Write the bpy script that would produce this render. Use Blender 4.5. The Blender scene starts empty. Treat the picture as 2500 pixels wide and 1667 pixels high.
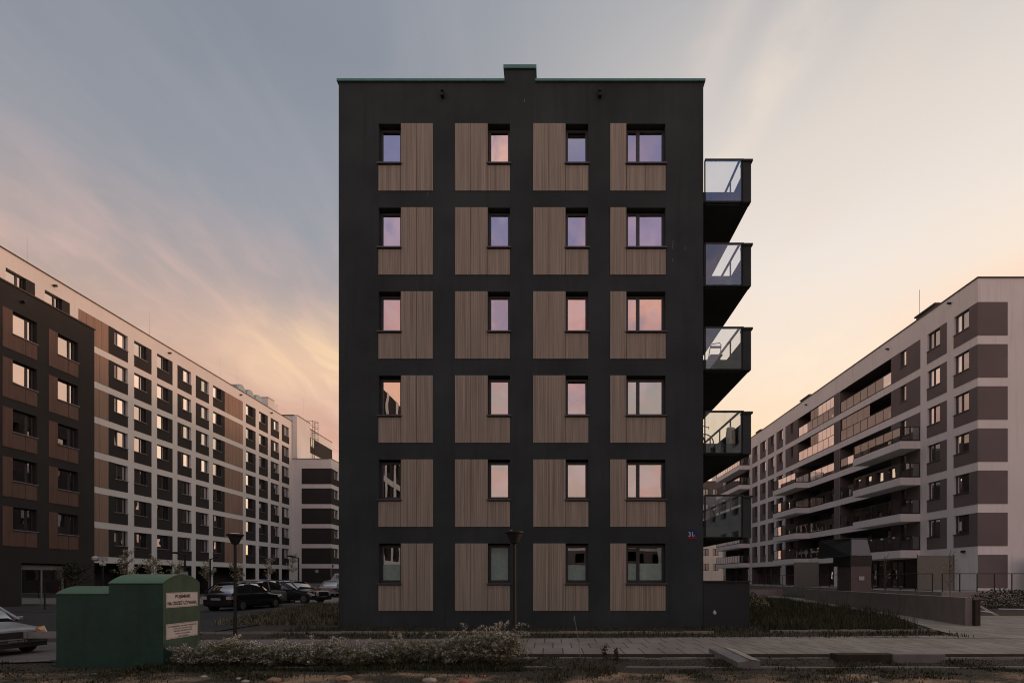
import bpy, bmesh, math, random
from mathutils import Vector, Matrix, noise
random.seed(11)
R = math.radians
sc = bpy.context.scene
col = sc.collection

# ------------------------------------------------------------------ helpers
class Frame:
    def __init__(s, o, u, n): s.o, s.u, s.n = o, u, n
    def p(s, a, d, z):
        return (s.o[0]+s.u[0]*a+s.n[0]*d, s.o[1]+s.u[1]*a+s.n[1]*d, z)
W = Frame((0, 0), (1, 0), (0, 1))
ORG = {}

class MB:
    def __init__(s): s.v, s.f, s.m = [], [], []
    def poly(s, pts, mi=0):
        b = len(s.v); s.v += [tuple(p) for p in pts]
        s.f.append(tuple(range(b, b+len(pts)))); s.m.append(mi)
    def box(s, F, a0, a1, d0, d1, z0, z1, mi=0):
        b = len(s.v)
        for z in (z0, z1):
            for a, d in ((a0, d0), (a1, d0), (a1, d1), (a0, d1)): s.v.append(F.p(a, d, z))
        for q in ((0,3,2,1), (4,5,6,7), (0,1,5,4), (1,2,6,5), (2,3,7,6), (3,0,4,7)):
            s.f.append(tuple(b+i for i in q)); s.m.append(mi)
    def tube(s, pts, r, n=8, mi=0, r2=None, cap=True):
        pts = [Vector(p) for p in pts]; rings = []
        for i, p in enumerate(pts):
            t = (pts[min(i+1, len(pts)-1)]-pts[max(i-1, 0)]).normalized()
            up = Vector((0, 0, 1)) if abs(t.z) < .9 else Vector((1, 0, 0))
            a = t.cross(up).normalized(); c = t.cross(a)
            rr = r if r2 is None else r+(r2-r)*i/(len(pts)-1)
            b = len(s.v); rings.append(b)
            for k in range(n):
                th = 2*math.pi*k/n; s.v.append(tuple(p+a*math.cos(th)*rr+c*math.sin(th)*rr))
        for i in range(len(rings)-1):
            for k in range(n):
                k2 = (k+1) % n
                s.f.append((rings[i]+k, rings[i]+k2, rings[i+1]+k2, rings[i+1]+k)); s.m.append(mi)
        if cap:
            s.f.append(tuple(rings[0]+k for k in range(n))); s.m.append(mi)
            s.f.append(tuple(rings[-1]+k for k in range(n))); s.m.append(mi)
    def loft(s, rings, mi=0, closed=True, cap=True):
        n = len(rings[0]); bs = []
        for r in rings:
            bs.append(len(s.v)); s.v += [tuple(p) for p in r]
        for i in range(len(rings)-1):
            for k in range(n if closed else n-1):
                k2 = (k+1) % n
                s.f.append((bs[i]+k, bs[i]+k2, bs[i+1]+k2, bs[i+1]+k)); s.m.append(mi)
        if cap:
            s.f.append(tuple(bs[0]+k for k in range(n))); s.m.append(mi)
            s.f.append(tuple(bs[-1]+k for k in range(n))); s.m.append(mi)
    def wall(s, F, a0, a1, z0, z1, ops=(), mi=0, dp=.25):
        """skin with real openings; ops = (a,b,c,d,opts)"""
        A = sorted({a0, a1, *[o[0] for o in ops], *[o[1] for o in ops]})
        Z = sorted({z0, z1, *[o[2] for o in ops], *[o[3] for o in ops]})
        A = [a for a in A if a0-1e-6 <= a <= a1+1e-6]; Z = [z for z in Z if z0-1e-6 <= z <= z1+1e-6]
        for j in range(len(Z)-1):
            zm = (Z[j]+Z[j+1])/2; run = None
            for i in range(len(A)-1):
                am = (A[i]+A[i+1])/2
                hole = any(o[0] < am < o[1] and o[2] < zm < o[3] for o in ops)
                if not hole:
                    if run is None: run = A[i]
                    end = A[i+1]
                if (hole or i == len(A)-2) and run is not None:
                    s.poly([F.p(run, 0, Z[j]), F.p(end, 0, Z[j]), F.p(end, 0, Z[j+1]), F.p(run, 0, Z[j+1])], mi); run = None
        for o in ops:
            a, b, c, d = o[:4]; q = o[4] if len(o) > 4 else {}
            D = -q.get('dp', dp); m = q.get('m', mi)
            l, r_, t, bo = q.get('l', m), q.get('r', m), q.get('t', m), q.get('b', m)
            s.poly([F.p(a, 0, c), F.p(a, D, c), F.p(a, D, d), F.p(a, 0, d)], l)
            s.poly([F.p(b, 0, c), F.p(b, D, c), F.p(b, D, d), F.p(b, 0, d)], r_)
            s.poly([F.p(a, 0, d), F.p(b, 0, d), F.p(b, D, d), F.p(a, D, d)], t)
            s.poly([F.p(a, 0, c), F.p(b, 0, c), F.p(b, D, c), F.p(a, D, c)], bo)
            if 'back' in q:
                s.poly([F.p(a, D, c), F.p(b, D, c), F.p(b, D, d), F.p(a, D, d)], q['back'])
    def build(s, name, mats, parent=None, smooth=False, bevel=0, subsurf=0):
        o0 = Vector(ORG.get(parent.name, (0, 0, 0))) if parent else Vector((0, 0, 0))
        me = bpy.data.meshes.new(name)
        me.from_pydata([tuple(Vector(v)-o0) for v in s.v], [], s.f)
        if not isinstance(mats, (list, tuple)): mats = [mats]
        for m in mats: me.materials.append(m)
        me.polygons.foreach_set('material_index', s.m)
        if len(s.f) < 60000 and not getattr(s, 'raw', False):
            bm = bmesh.new(); bm.from_mesh(me)
            if smooth or subsurf or getattr(s, 'weld', False): bmesh.ops.remove_doubles(bm, verts=bm.verts, dist=1e-5)
            bmesh.ops.recalc_face_normals(bm, faces=bm.faces); bm.to_mesh(me); bm.free()
        if smooth or subsurf: me.polygons.foreach_set('use_smooth', [True]*len(me.polygons))
        ob = bpy.data.objects.new(name, me); col.objects.link(ob)
        if parent: ob.parent = parent; ORG[ob.name] = tuple(o0)
        else: ORG[ob.name] = (0, 0, 0)
        if bevel:
            m = ob.modifiers.new('b', 'BEVEL'); m.width = bevel; m.segments = 2; m.limit_method = 'ANGLE'
        if subsurf:
            m = ob.modifiers.new('s', 'SUBSURF'); m.levels = m.render_levels = subsurf
        return ob

def tag(o, label=None, cat=None, group=None, kind=None):
    if label: o['label'] = label
    if cat: o['category'] = cat
    if group: o['group'] = group
    if kind: o['kind'] = kind
    return o
def thing(name, loc, label, cat, group=None, kind=None):
    o = bpy.data.objects.new(name, None); o.location = loc; o.empty_display_size = .3
    col.objects.link(o); ORG[o.name] = tuple(loc); return tag(o, label, cat, group, kind)
def structure(name, mb, m, **k): return tag(mb.build(name, m, **k), kind='structure')
def copy_thing(root, loc, rz, label):
    r = root.copy(); col.objects.link(r); r.location = loc; r.rotation_euler = (0, 0, rz); r['label'] = label
    for ch in list(root.children):
        c = ch.copy(); col.objects.link(c); c.parent = r
        for g in list(ch.children):
            d = g.copy(); col.objects.link(d); d.parent = c
    return r

def text(name, body, F, a, z, d, w, h, mat, parent, bold=.0):
    """text filling w x h, lower left at (a, z), on plane d"""
    cu = bpy.data.curves.new(name, 'FONT'); cu.body = body; cu.size = 1; cu.extrude = 0.0; cu.offset = bold
    to = bpy.data.objects.new(name, cu); col.objects.link(to)
    dg = bpy.context.evaluated_depsgraph_get(); dg.update()
    me = bpy.data.meshes.new_from_object(to.evaluated_get(dg))
    bpy.data.objects.remove(to)
    xs = [v.co.x for v in me.vertices]; ys = [v.co.y for v in me.vertices]
    x0, x1, y0, y1 = min(xs), max(xs), min(ys), max(ys)
    o0 = Vector(ORG.get(parent.name, (0, 0, 0)))
    for v in me.vertices:
        v.co = Vector(F.p(a+(v.co.x-x0)/(x1-x0)*w, d, z+(v.co.y-y0)/(y1-y0)*h))-o0
    me.materials.clear(); me.materials.append(mat)
    ob = bpy.data.objects.new(name, me); col.objects.link(ob); ob.parent = parent; ORG[ob.name] = tuple(o0)
    return ob

# ------------------------------------------------------------------ materials
def nodes(name):
    m = bpy.data.materials.new(name); m.use_nodes = True
    nt = m.node_tree; return m, nt, nt.nodes['Principled BSDF'], nt.nodes['Material Output']
def N(nt, t, **k):
    n = nt.nodes.new(t)
    for a, b in k.items(): setattr(n, a, b)
    return n
def ramp(nt, stops, fac, interp='LINEAR'):
    r = N(nt, 'ShaderNodeValToRGB'); r.color_ramp.interpolation = interp; el = r.color_ramp.elements
    while len(el) > 1: el.remove(el[-1])
    el[0].position = stops[0][0]; el[0].color = (*stops[0][1], 1)
    for p, c in stops[1:]: e = el.new(p); e.color = (*c, 1)
    nt.links.new(fac, r.inputs[0]); return r.outputs[0]
def surf(name, c, rough=.85, spec=.3, var=.12, scale=1.5, fine=40, bump=.15, bdist=.01, metal=0, stains=0, stc=None):
    """painted / rendered surface with broad mottling, fine grain and bump"""
    m, nt, b, o = nodes(name); L = nt.links.new
    tc = N(nt, 'ShaderNodeTexCoord')
    n1 = N(nt, 'ShaderNodeTexNoise'); n1.inputs['Scale'].default_value = scale; n1.inputs['Detail'].default_value = 6
    n2 = N(nt, 'ShaderNodeTexNoise'); n2.inputs['Scale'].default_value = fine; n2.inputs['Detail'].default_value = 4
    L(tc.outputs['Object'], n1.inputs['Vector']); L(tc.outputs['Object'], n2.inputs['Vector'])
    ad = N(nt, 'ShaderNodeMath', operation='MULTIPLY_ADD'); ad.inputs[1].default_value = .4; L(n2.outputs[0], ad.inputs[0]); L(n1.outputs[0], ad.inputs[2])
    lo = tuple(x*(1-var) for x in c); hi = tuple(min(1, x*(1+var)) for x in c)
    cc = ramp(nt, [(.45, lo), (.95, hi)], ad.outputs[0])
    if stains:
        mp = N(nt, 'ShaderNodeMapping'); mp.inputs['Scale'].default_value = (3, 3, .25); L(tc.outputs['Object'], mp.inputs[0])
        n3 = N(nt, 'ShaderNodeTexNoise'); n3.inputs['Scale'].default_value = 1.2; n3.inputs['Detail'].default_value = 8; L(mp.outputs[0], n3.inputs['Vector'])
        rr = ramp(nt, [(.52, (0, 0, 0)), (.75, (1, 1, 1))], n3.outputs[0])
        mu = N(nt, 'ShaderNodeMath', operation='MULTIPLY'); mu.inputs[1].default_value = stains; L(rr, mu.inputs[0])
        mx = N(nt, 'ShaderNodeMixRGB'); L(mu.outputs[0], mx.inputs[0]); L(cc, mx.inputs[1])
        mx.inputs[2].default_value = (*(stc or tuple(x*.45 for x in c)), 1); cc = mx.outputs[0]
    L(cc, b.inputs['Base Color'])
    b.inputs['Roughness'].default_value = rough; b.inputs['Specular IOR Level'].default_value = spec; b.inputs['Metallic'].default_value = metal
    if bump:
        bp = N(nt, 'ShaderNodeBump'); bp.inputs['Strength'].default_value = bump; bp.inputs['Distance'].default_value = bdist
        L(n2.outputs[0], bp.inputs['Height']); L(bp.outputs[0], b.inputs['Normal'])
    return m
def wood(name, dark, light, zs=.6, xs=60, rough=.6):
    """laminate cladding with vertical grain"""
    m, nt, b, o = nodes(name); L = nt.links.new
    tc = N(nt, 'ShaderNodeTexCoord'); mp = N(nt, 'ShaderNodeMapping'); mp.inputs['Scale'].default_value = (xs, xs, zs)
    L(tc.outputs['Object'], mp.inputs[0])
    n1 = N(nt, 'ShaderNodeTexNoise'); n1.inputs['Scale'].default_value = 1; n1.inputs['Detail'].default_value = 3; n1.inputs['Roughness'].default_value = .7
    L(mp.outputs[0], n1.inputs['Vector'])
    mp2 = N(nt, 'ShaderNodeMapping'); mp2.inputs['Scale'].default_value = (xs*.12, xs*.12, zs*.5); L(tc.outputs['Object'], mp2.inputs[0])
    n2 = N(nt, 'ShaderNodeTexNoise'); n2.inputs['Scale'].default_value = 1; n2.inputs['Detail'].default_value = 2; L(mp2.outputs[0], n2.inputs['Vector'])
    ad = N(nt, 'ShaderNodeMath', operation='MULTIPLY_ADD'); ad.inputs[1].default_value = .2; L(n2.outputs[0], ad.inputs[0]); L(n1.outputs[0], ad.inputs[2])
    L(ramp(nt, [(.42, dark), (.78, light)], ad.outputs[0]), b.inputs['Base Color'])
    b.inputs['Roughness'].default_value = rough; b.inputs['Specular IOR Level'].default_value = .25
    return m
def plain(name, c, rough=.5, metal=0, spec=.5):
    m, nt, b, o = nodes(name)
    tc = N(nt, 'ShaderNodeTexCoord'); n1 = N(nt, 'ShaderNodeTexNoise'); n1.inputs['Scale'].default_value = 6
    nt.links.new(tc.outputs['Object'], n1.inputs['Vector'])
    nt.links.new(ramp(nt, [(.3, tuple(x*.88 for x in c)), (.7, tuple(min(1, x*1.1) for x in c))], n1.outputs[0]), b.inputs['Base Color'])
    b.inputs['Roughness'].default_value = rough; b.inputs['Metallic'].default_value = metal; b.inputs['Specular IOR Level'].default_value = spec
    return m
def glass(name, refl, tint, fac_edge=.9, wav=.25, rough=0.0, wscale=1.1, gcol=(.97, .98, 1)):
    m, nt, b, o = nodes(name); L = nt.links.new; nt.nodes.remove(b)
    g = N(nt, 'ShaderNodeBsdfGlossy'); g.inputs['Roughness'].default_value = rough; g.inputs['Color'].default_value = (*gcol, 1)
    t = N(nt, 'ShaderNodeBsdfTransparent'); t.inputs['Color'].default_value = (*tint, 1)
    tc = N(nt, 'ShaderNodeTexCoord'); n1 = N(nt, 'ShaderNodeTexNoise'); n1.inputs['Scale'].default_value = wscale; n1.inputs['Detail'].default_value = 1
    L(tc.outputs['Object'], n1.inputs['Vector'])
    bp = N(nt, 'ShaderNodeBump'); bp.inputs['Strength'].default_value = wav; bp.inputs['Distance'].default_value = .02
    L(n1.outputs[0], bp.inputs['Height']); L(bp.outputs[0], g.inputs['Normal'])
    lw = N(nt, 'ShaderNodeLayerWeight'); lw.inputs[0].default_value = .25
    mr = N(nt, 'ShaderNodeMapRange'); mr.inputs[3].default_value = refl; mr.inputs[4].default_value = fac_edge; L(lw.outputs['Fresnel'], mr.inputs[0])
    mx = N(nt, 'ShaderNodeMixShader'); L(mr.outputs[0], mx.inputs[0]); L(t.outputs[0], mx.inputs[1]); L(g.outputs[0], mx.inputs[2])
    L(mx.outputs[0], o.inputs[0]); return m
def leafy(name, c1, c2, c3, sat=1):
    m, nt, b, o = nodes(name); L = nt.links.new
    ge = N(nt, 'ShaderNodeNewGeometry')
    L(ramp(nt, [(0, c1), (.5, c2), (1, c3)], ge.outputs['Random Per Island']), b.inputs['Base Color'])
    b.inputs['Roughness'].default_value = .7; b.inputs['Specular IOR Level'].default_value = .2
    return m
def slabs(name, c1, c2, mortar, bw, rh, rot=0, msize=.012, off=.5):
    m, nt, b, o = nodes(name); L = nt.links.new
    tc = N(nt, 'ShaderNodeTexCoord'); mp = N(nt, 'ShaderNodeMapping'); mp.inputs['Rotation'].default_value[2] = rot; L(tc.outputs['Object'], mp.inputs[0])
    br = N(nt, 'ShaderNodeTexBrick'); br.offset = off; br.inputs['Scale'].default_value = 1; br.inputs['Brick Width'].default_value = bw
    br.inputs['Row Height'].default_value = rh; br.inputs['Mortar Size'].default_value = msize; br.inputs['Mortar Smooth'].default_value = .2
    br.inputs['Color1'].default_value = (*c1, 1); br.inputs['Color2'].default_value = (*c2, 1); br.inputs['Mortar'].default_value = (*mortar, 1)
    L(mp.outputs[0], br.inputs['Vector'])
    n1 = N(nt, 'ShaderNodeTexNoise'); n1.inputs['Scale'].default_value = 1.3; n1.inputs['Detail'].default_value = 9; L(tc.outputs['Object'], n1.inputs['Vector'])
    mx = N(nt, 'ShaderNodeMixRGB', blend_type='MULTIPLY'); mx.inputs[0].default_value = 1
    L(br.outputs[0], mx.inputs[1]); L(ramp(nt, [(.3, (.7, .68, .66)), (.7, (1.05, 1.03, 1.0))], n1.outputs[0]), mx.inputs[2]); L(mx.outputs[0], b.inputs['Base Color'])
    b.inputs['Roughness'].default_value = .85; b.inputs['Specular IOR Level'].default_value = .3
    bp = N(nt, 'ShaderNodeBump'); bp.inputs['Strength'].default_value = .4; bp.inputs['Distance'].default_value = .01
    L(n1.outputs[0], bp.inputs['Height']); L(bp.outputs[0], b.inputs['Normal'])
    return m

M_darkbox = surf('dark_board', (.045, .052, .052), .9, .12, .14, .5, 45, .3, .005)
M_dark = surf('charcoal_render', (.054, .065, .066), .93, .12, .28, .5, 45, .5, .006, stains=.6, stc=(.038, .046, .047))
M_darkL = surf('umber_render', (.058, .053, .048), .93, .12, .12, .5, 60, .2, .004)
M_white = surf('white_render', (.84, .82, .77), .92, .2, .05, .3, 50, .15, .004, stains=.15, stc=(.5, .47, .44))
M_whiteR = surf('pale_render', (.84, .82, .78), .92, .2, .06, .3, 50, .15, .004, stains=.22, stc=(.42, .38, .36))
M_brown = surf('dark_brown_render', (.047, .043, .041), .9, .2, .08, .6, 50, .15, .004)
M_mauve = surf('mauve_render', (.185, .158, .150), .9, .2, .08, .5, 50, .15, .004)
M_wood = wood('taupe_laminate', (.20, .172, .132), (.52, .458, .362), .30, 55)
M_terra = wood('terracotta_laminate', (.29, .19, .138), (.36, .245, .182), .3, 6)
M_rust = wood('russet_laminate', (.15, .085, .062), (.20, .115, .088), .3, 6)
M_frame = plain('anthracite_frame', (.045, .047, .05), .45)
M_inner = plain('room_dark', (.03, .028, .026), .9)
M_sill = plain('grey_sill', (.10, .105, .11), .4, .3)
M_sillL = plain('light_sill', (.3, .28, .26), .5, .2)
M_cop = plain('lit_teal_coping', (.10, .26, .24), .45, .2)  # lightened so the teal highlight along the roof edge is in the colour
M_copd = plain('dark_coping', (.07, .055, .05), .5, .2)
M_glass = glass('window_glass', .60, (.55, .56, .56), .95, .10)
M_glassR = glass('window_glass_tinted', .45, (.55, .56, .56), .9, .10)
M_rail = glass('railing_glass', .13, (.93, .95, .96), .6, .0, gcol=(.72, .88, .95))
M_railM = glass('railing_glass_milky', .20, (.55, .57, .54), .75, .05)
M_film = plain('frosted_film', (.30, .42, .36), .5)
M_cur = wood('curtain_cloth', (.35, .32, .34), (.7, .66, .68), .2, 10, .9)
M_blind = plain('blind_slats', (.7, .55, .48), .6)
M_metal = plain('black_metal', (.017, .018, .018), .6, .0)
M_roof = surf('roof_felt', (.09, .085, .08), .9)
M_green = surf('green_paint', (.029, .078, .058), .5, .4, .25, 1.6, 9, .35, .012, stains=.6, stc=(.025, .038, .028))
M_greenlid = surf('green_lid_lit', (.06, .15, .075), .38, .5, .14, 1.0, 25, .1, .004)  # container green made lighter and yellower; light on the top put into the colour
M_sign = surf('sign_white', (.42, .47, .49), .6, .3, .05)
M_ink = plain('sign_ink', (.02, .02, .02), .6)
M_conc = surf('cast_concrete', (.26, .235, .215), .9, .2, .14, 1.1, 35, .3, .01, stains=.5, stc=(.12, .10, .09))
M_conc2 = surf('grey_concrete', (.22, .21, .195), .9, .2, .18, 2.5, 45, .4, .01, stains=.4)
M_kerb = surf('kerb_concrete', (.30, .28, .25), .9, .2, .2, 3, 40, .3)
M_silver = plain('silver_paint', (.36, .36, .37), .35, .35)
M_blackp = plain('black_paint', (.025, .025, .028), .15, .2, .7)
M_rub = plain('rubber', (.02, .02, .02), .8)
M_carglass = glass('car_glass', .35, (.1, .1, .1), .9, 0)
M_lampW = plain('lamp_lens', (.55, .5, .45), .15)
M_amber = plain('amber_lens', (.50, .26, .10), .2)
M_red = plain('red_lens', (.25, .02, .02), .2)
M_plate = plain('plate_white', (.35, .33, .3), .5)
M_whitep = plain('white_plastic', (.6, .58, .56), .4)
M_steel = plain('steel', (.5, .5, .5), .3, .9)
M_blue = plain('enamel_blue', (.012, .03, .10), .35)
M_redp = plain('enamel_red', (.28, .02, .03), .35)
M_enw = plain('enamel_white', (.6, .6, .62), .4)
M_bark = surf('bark', (.14, .11, .09), .95, .1, .3, 6, 40, .5)
M_stake = surf('stake_wood', (.055, .046, .038), .9, .1, .2, 4, 40, .3)
M_leafW = leafy('spiraea_leaf', (.06, .07, .035), (.17, .17, .09), (.34, .32, .20))
M_bloss = leafy('spiraea_blossom', (.55, .53, .45), (.7, .68, .6), (.85, .83, .76))
M_leafT = leafy('young_tree_leaf', (.20, .18, .09), (.42, .38, .24), (.70, .64, .48))
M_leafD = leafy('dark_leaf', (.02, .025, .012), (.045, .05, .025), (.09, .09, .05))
M_grass = leafy('tall_grass_blade', (.022, .026, .014), (.05, .055, .028), (.11, .105, .06))
M_straw = leafy('straw_blade', (.04, .038, .022), (.12, .11, .065), (.42, .37, .24))
M_weed = leafy('weed_leaf', (.02, .022, .012), (.05, .052, .026), (.12, .11, .06))
M_pave = slabs('pale_slabs', (.25, .235, .21), (.31, .29, .265), (.08, .072, .065), .46, .92, 0, .016)
M_block = slabs('block_paving', (.20, .175, .165), (.25, .225, .21), (.09, .08, .07), .20, .10, 0, .008)
M_lot = slabs('lot_slabs', (.17, .155, .145), (.20, .18, .165), (.05, .05, .045), 1.5, .75, 0, .02)
M_asph = surf('asphalt', (.05, .048, .046), .9, .3, .2, .8, 80, .4)
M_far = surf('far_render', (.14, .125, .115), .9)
M_kerbside = surf('dark_kerb_side', (.07, .062, .055), .9, .2, .2, 5, 40, .3)  # pavement side faces, darker than the slabs on top
M_screen = plain('satin_screen', (.14, .145, .125), .45)
M_bag = surf('sack_weave', (.8, .70, .48), .85, .2, .15, 5, 60, .4)

# soil with sandy patches
def soil():
    m, nt, b, o = nodes('soil'); L = nt.links.new
    tc = N(nt, 'ShaderNodeTexCoord'); sp = N(nt, 'ShaderNodeSeparateXYZ'); L(tc.outputs['Object'], sp.inputs[0])
    n1 = N(nt, 'ShaderNodeTexNoise'); n1.inputs['Scale'].default_value = .9; n1.inputs['Detail'].default_value = 10; n1.inputs['Roughness'].default_value = .65; L(tc.outputs['Object'], n1.inputs['Vector'])
    n2 = N(nt, 'ShaderNodeTexNoise'); n2.inputs['Scale'].default_value = 25; n2.inputs['Detail'].default_value = 8; L(tc.outputs['Object'], n2.inputs['Vector'])
    # sand lies nearer than y = 9.9 in the foreground strip
    y1 = N(nt, 'ShaderNodeMapRange'); y1.inputs[1].default_value = 9.7; y1.inputs[2].default_value = 10.2; y1.inputs[3].default_value = .40; y1.inputs[4].default_value = -.5; L(sp.outputs[1], y1.inputs[0])
    ad = N(nt, 'ShaderNodeMath', operation='ADD'); L(n1.outputs[0], ad.inputs[0]); L(y1.outputs[0], ad.inputs[1])
    fac = ramp(nt, [(.84, (0, 0, 0)), (1.0, (1, 1, 1))], ad.outputs[0])
    sand = ramp(nt, [(.3, (.19, .125, .08)), (.7, (.48, .33, .215))], n2.outputs[0])
    earth = ramp(nt, [(.35, (.035, .032, .026)), (.7, (.105, .092, .07))], n2.outputs[0])
    mx = N(nt, 'ShaderNodeMixRGB'); L(fac, mx.inputs[0]); L(earth, mx.inputs[1]); L(sand, mx.inputs[2]); L(mx.outputs[0], b.inputs['Base Color'])
    b.inputs['Roughness'].default_value = .95; b.inputs['Specular IOR Level'].default_value = .1
    bp = N(nt, 'ShaderNodeBump'); bp.inputs['Strength'].default_value = .8; bp.inputs['Distance'].default_value = .03; L(n2.outputs[0], bp.inputs['Height']); L(bp.outputs[0], b.inputs['Normal'])
    return m
M_soil = soil()

# ------------------------------------------------------------------ camera
cam = bpy.data.cameras.new('camera'); co = bpy.data.objects.new('camera', cam); col.objects.link(co); sc.camera = co
co.location = (0, 0, 1.7); co.rotation_euler = (R(90), 0, 0)
cam.sensor_width = 36; cam.lens = 36*1200/2500; cam.shift_x = -100/2500; cam.shift_y = 576.5/2500
cam.clip_start = .1; cam.clip_end = 3000

# ------------------------------------------------------------------ sky and sun
SUN_EL, SUN_AZ = 4.0, 18.0   # degrees above the horizon; degrees from +X towards +Y
wd = bpy.data.worlds.new('World'); sc.world = wd; wd.use_nodes = True
nt = wd.node_tree; L = nt.links.new; bg = nt.nodes['Background']
tc = N(nt, 'ShaderNodeTexCoord'); sp = N(nt, 'ShaderNodeSeparateXYZ'); L(tc.outputs['Generated'], sp.inputs[0])
dx, dy, dz = sp.outputs
def mth(op, a, b=None, c=None, clamp=False):
    n = N(nt, 'ShaderNodeMath', operation=op, use_clamp=clamp)
    for i, v in enumerate((a, b, c)):
        if v is None: continue
        if isinstance(v, (int, float)): n.inputs[i].default_value = v
        else: L(v, n.inputs[i])
    return n.outputs[0]
def mix(f, a, b):
    n = N(nt, 'ShaderNodeMixRGB')
    if isinstance(f, (int, float)): n.inputs[0].default_value = f
    else: L(f, n.inputs[0])
    for i, v in ((1, a), (2, b)):
        if isinstance(v, tuple): n.inputs[i].default_value = (*v, 1)
        else: L(v, n.inputs[i])
    return n.outputs[0]
def smooth(v, lo, hi):
    n = N(nt, 'ShaderNodeMapRange', interpolation_type='SMOOTHSTEP'); n.inputs[1].default_value = lo; n.inputs[2].default_value = hi; L(v, n.inputs[0]); return n.outputs[0]
hor = mth('SQRT', mth('ADD', mth('MULTIPLY', dx, dx), mth('MULTIPLY', dy, dy)))
ax = mth('DIVIDE', dx, mth('MAXIMUM', hor, .001))
left = ramp(nt, [(0, (.60, .32, .22)), (.25, (.66, .36, .26)), (.35, (.64, .42, .31)), (.44, (.43, .365, .35)), (.54, (.295, .315, .36)), (.70, (.225, .255, .305)), (.86, (.27, .31, .37)), (1, (.46, .49, .52))], dz)
right = ramp(nt, [(0, (.97, .60, .33)), (.26, (.98, .70, .45)), (.36, (.95, .76, .60)), (.50, (.86, .77, .70)), (.62, (.73, .66, .61)), (.75, (.48, .465, .47)), (.86, (.34, .36, .40)), (1, (.46, .49, .52))], dz)
back = ramp(nt, [(0, (.45, .32, .25)), (.2, (.60, .45, .37)), (.34, (.52, .45, .40)), (.46, (.33, .31, .43)), (.58, (.17, .25, .50)), (.70, (.20, .26, .46)), (.80, (.48, .54, .54)), (1, (.62, .68, .64))], dz)
base = mix(smooth(ax, -.42, .42), left, right)
base = mix(mth('MULTIPLY', smooth(ax, .50, .70), mth('MULTIPLY', smooth(dz, .44, .36), .6)), base, (.98, .58, .40))
base = mix(mth('MULTIPLY', smooth(ax, .74, .97), .75), base, (.60, .59, .57))
base = mix(smooth(dy, .10, -.35), base, back)
# darker towards the far left of the view
base = mix(mth('MULTIPLY', smooth(ax, -.35, -.95), .28), base, (.16, .165, .18))
# streaky cirrus on a high plane
den = mth('ADD', mth('ABSOLUTE', dz), .07)
cx = mth('DIVIDE', dx, den); cy = mth('DIVIDE', dy, den)
cb = N(nt, 'ShaderNodeCombineXYZ'); L(cx, cb.inputs[0]); L(cy, cb.inputs[1])
def streak(rot, sx, sy, scale, det, lo, hi, dist=.6):
    mp = N(nt, 'ShaderNodeMapping'); mp.inputs['Rotation'].default_value[2] = R(rot); mp.inputs['Scale'].default_value = (sx, sy, 1); L(cb.outputs[0], mp.inputs[0])
    n = N(nt, 'ShaderNodeTexNoise'); n.inputs['Scale'].default_value = scale; n.inputs['Detail'].default_value = det; n.inputs['Roughness'].default_value = .55; n.inputs['Distortion'].default_value = dist
    L(mp.outputs[0], n.inputs['Vector']); return smooth(n.outputs[0], lo, hi)
cR = streak(-14, 2.4, .45, 1.1, 7, .47, .74)
cL = streak(24, 2.0, .6, 1.9, 8, .42, .70, 1.1)
c1 = mix(smooth(ax, -.15, .15), cL, cR)
c2 = streak(35, 1.3, .8, 2.2, 6, .46, .74, 1.2)
c3 = streak(30, .6, .5, .9, 4, .38, .72, .8)
lowc = smooth(dz, .60, .36)
ccol = mix(smooth(ax, -.5, .5), mix(lowc, (.37, .36, .40), (.80, .50, .40)), mix(lowc, (.80, .68, .58), (1.0, .82, .62)))
ccol = mix(smooth(dy, .1, -.3), ccol, (.92, .42, .36))
low = smooth(dz, .80, .25)
bk = mth('MULTIPLY', smooth(dy, .0, -.4), mth('MULTIPLY', smooth(dz, .30, .42), smooth(dz, .66, .54)))
skyc = mix(mth('MULTIPLY', c3, .18), base, ccol)
skyc = mix(mth('MULTIPLY', c1, mth('MULTIPLY_ADD', low, .36, .18)), skyc, ccol)
skyc = mix(mth('MULTIPLY', c2, mth('MULTIPLY', low, .42)), skyc, ccol)
skyc = mix(mth('MULTIPLY', bk, mth('MULTIPLY', c2, .45)), skyc, (1.0, .50, .40))
c4 = streak(40, 1.5, .9, 5.5, 8, .42, .72, 1.0)
skyc = mix(mth('MULTIPLY', c4, mth('MULTIPLY', smooth(dz, .72, .40), .22)), skyc, ccol)
# bright yellow bank low on the left, by the horizon glow
yb = mth('MULTIPLY', smooth(mth('ABSOLUTE', mth('SUBTRACT', ax, -.42)), .22, .0), smooth(mth('ABSOLUTE', mth('SUBTRACT', dz, .37)), .10, .0))
skyc = mix(mth('MULTIPLY', yb, mth('MULTIPLY_ADD', c2, .5, .40)), skyc, (1.0, .70, .42))
skyc = mix(mth('MULTIPLY', smooth(ax, .52, .72), mth('MULTIPLY', smooth(dz, .46, .34), .75)), skyc, (.98, .57, .39))
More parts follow.
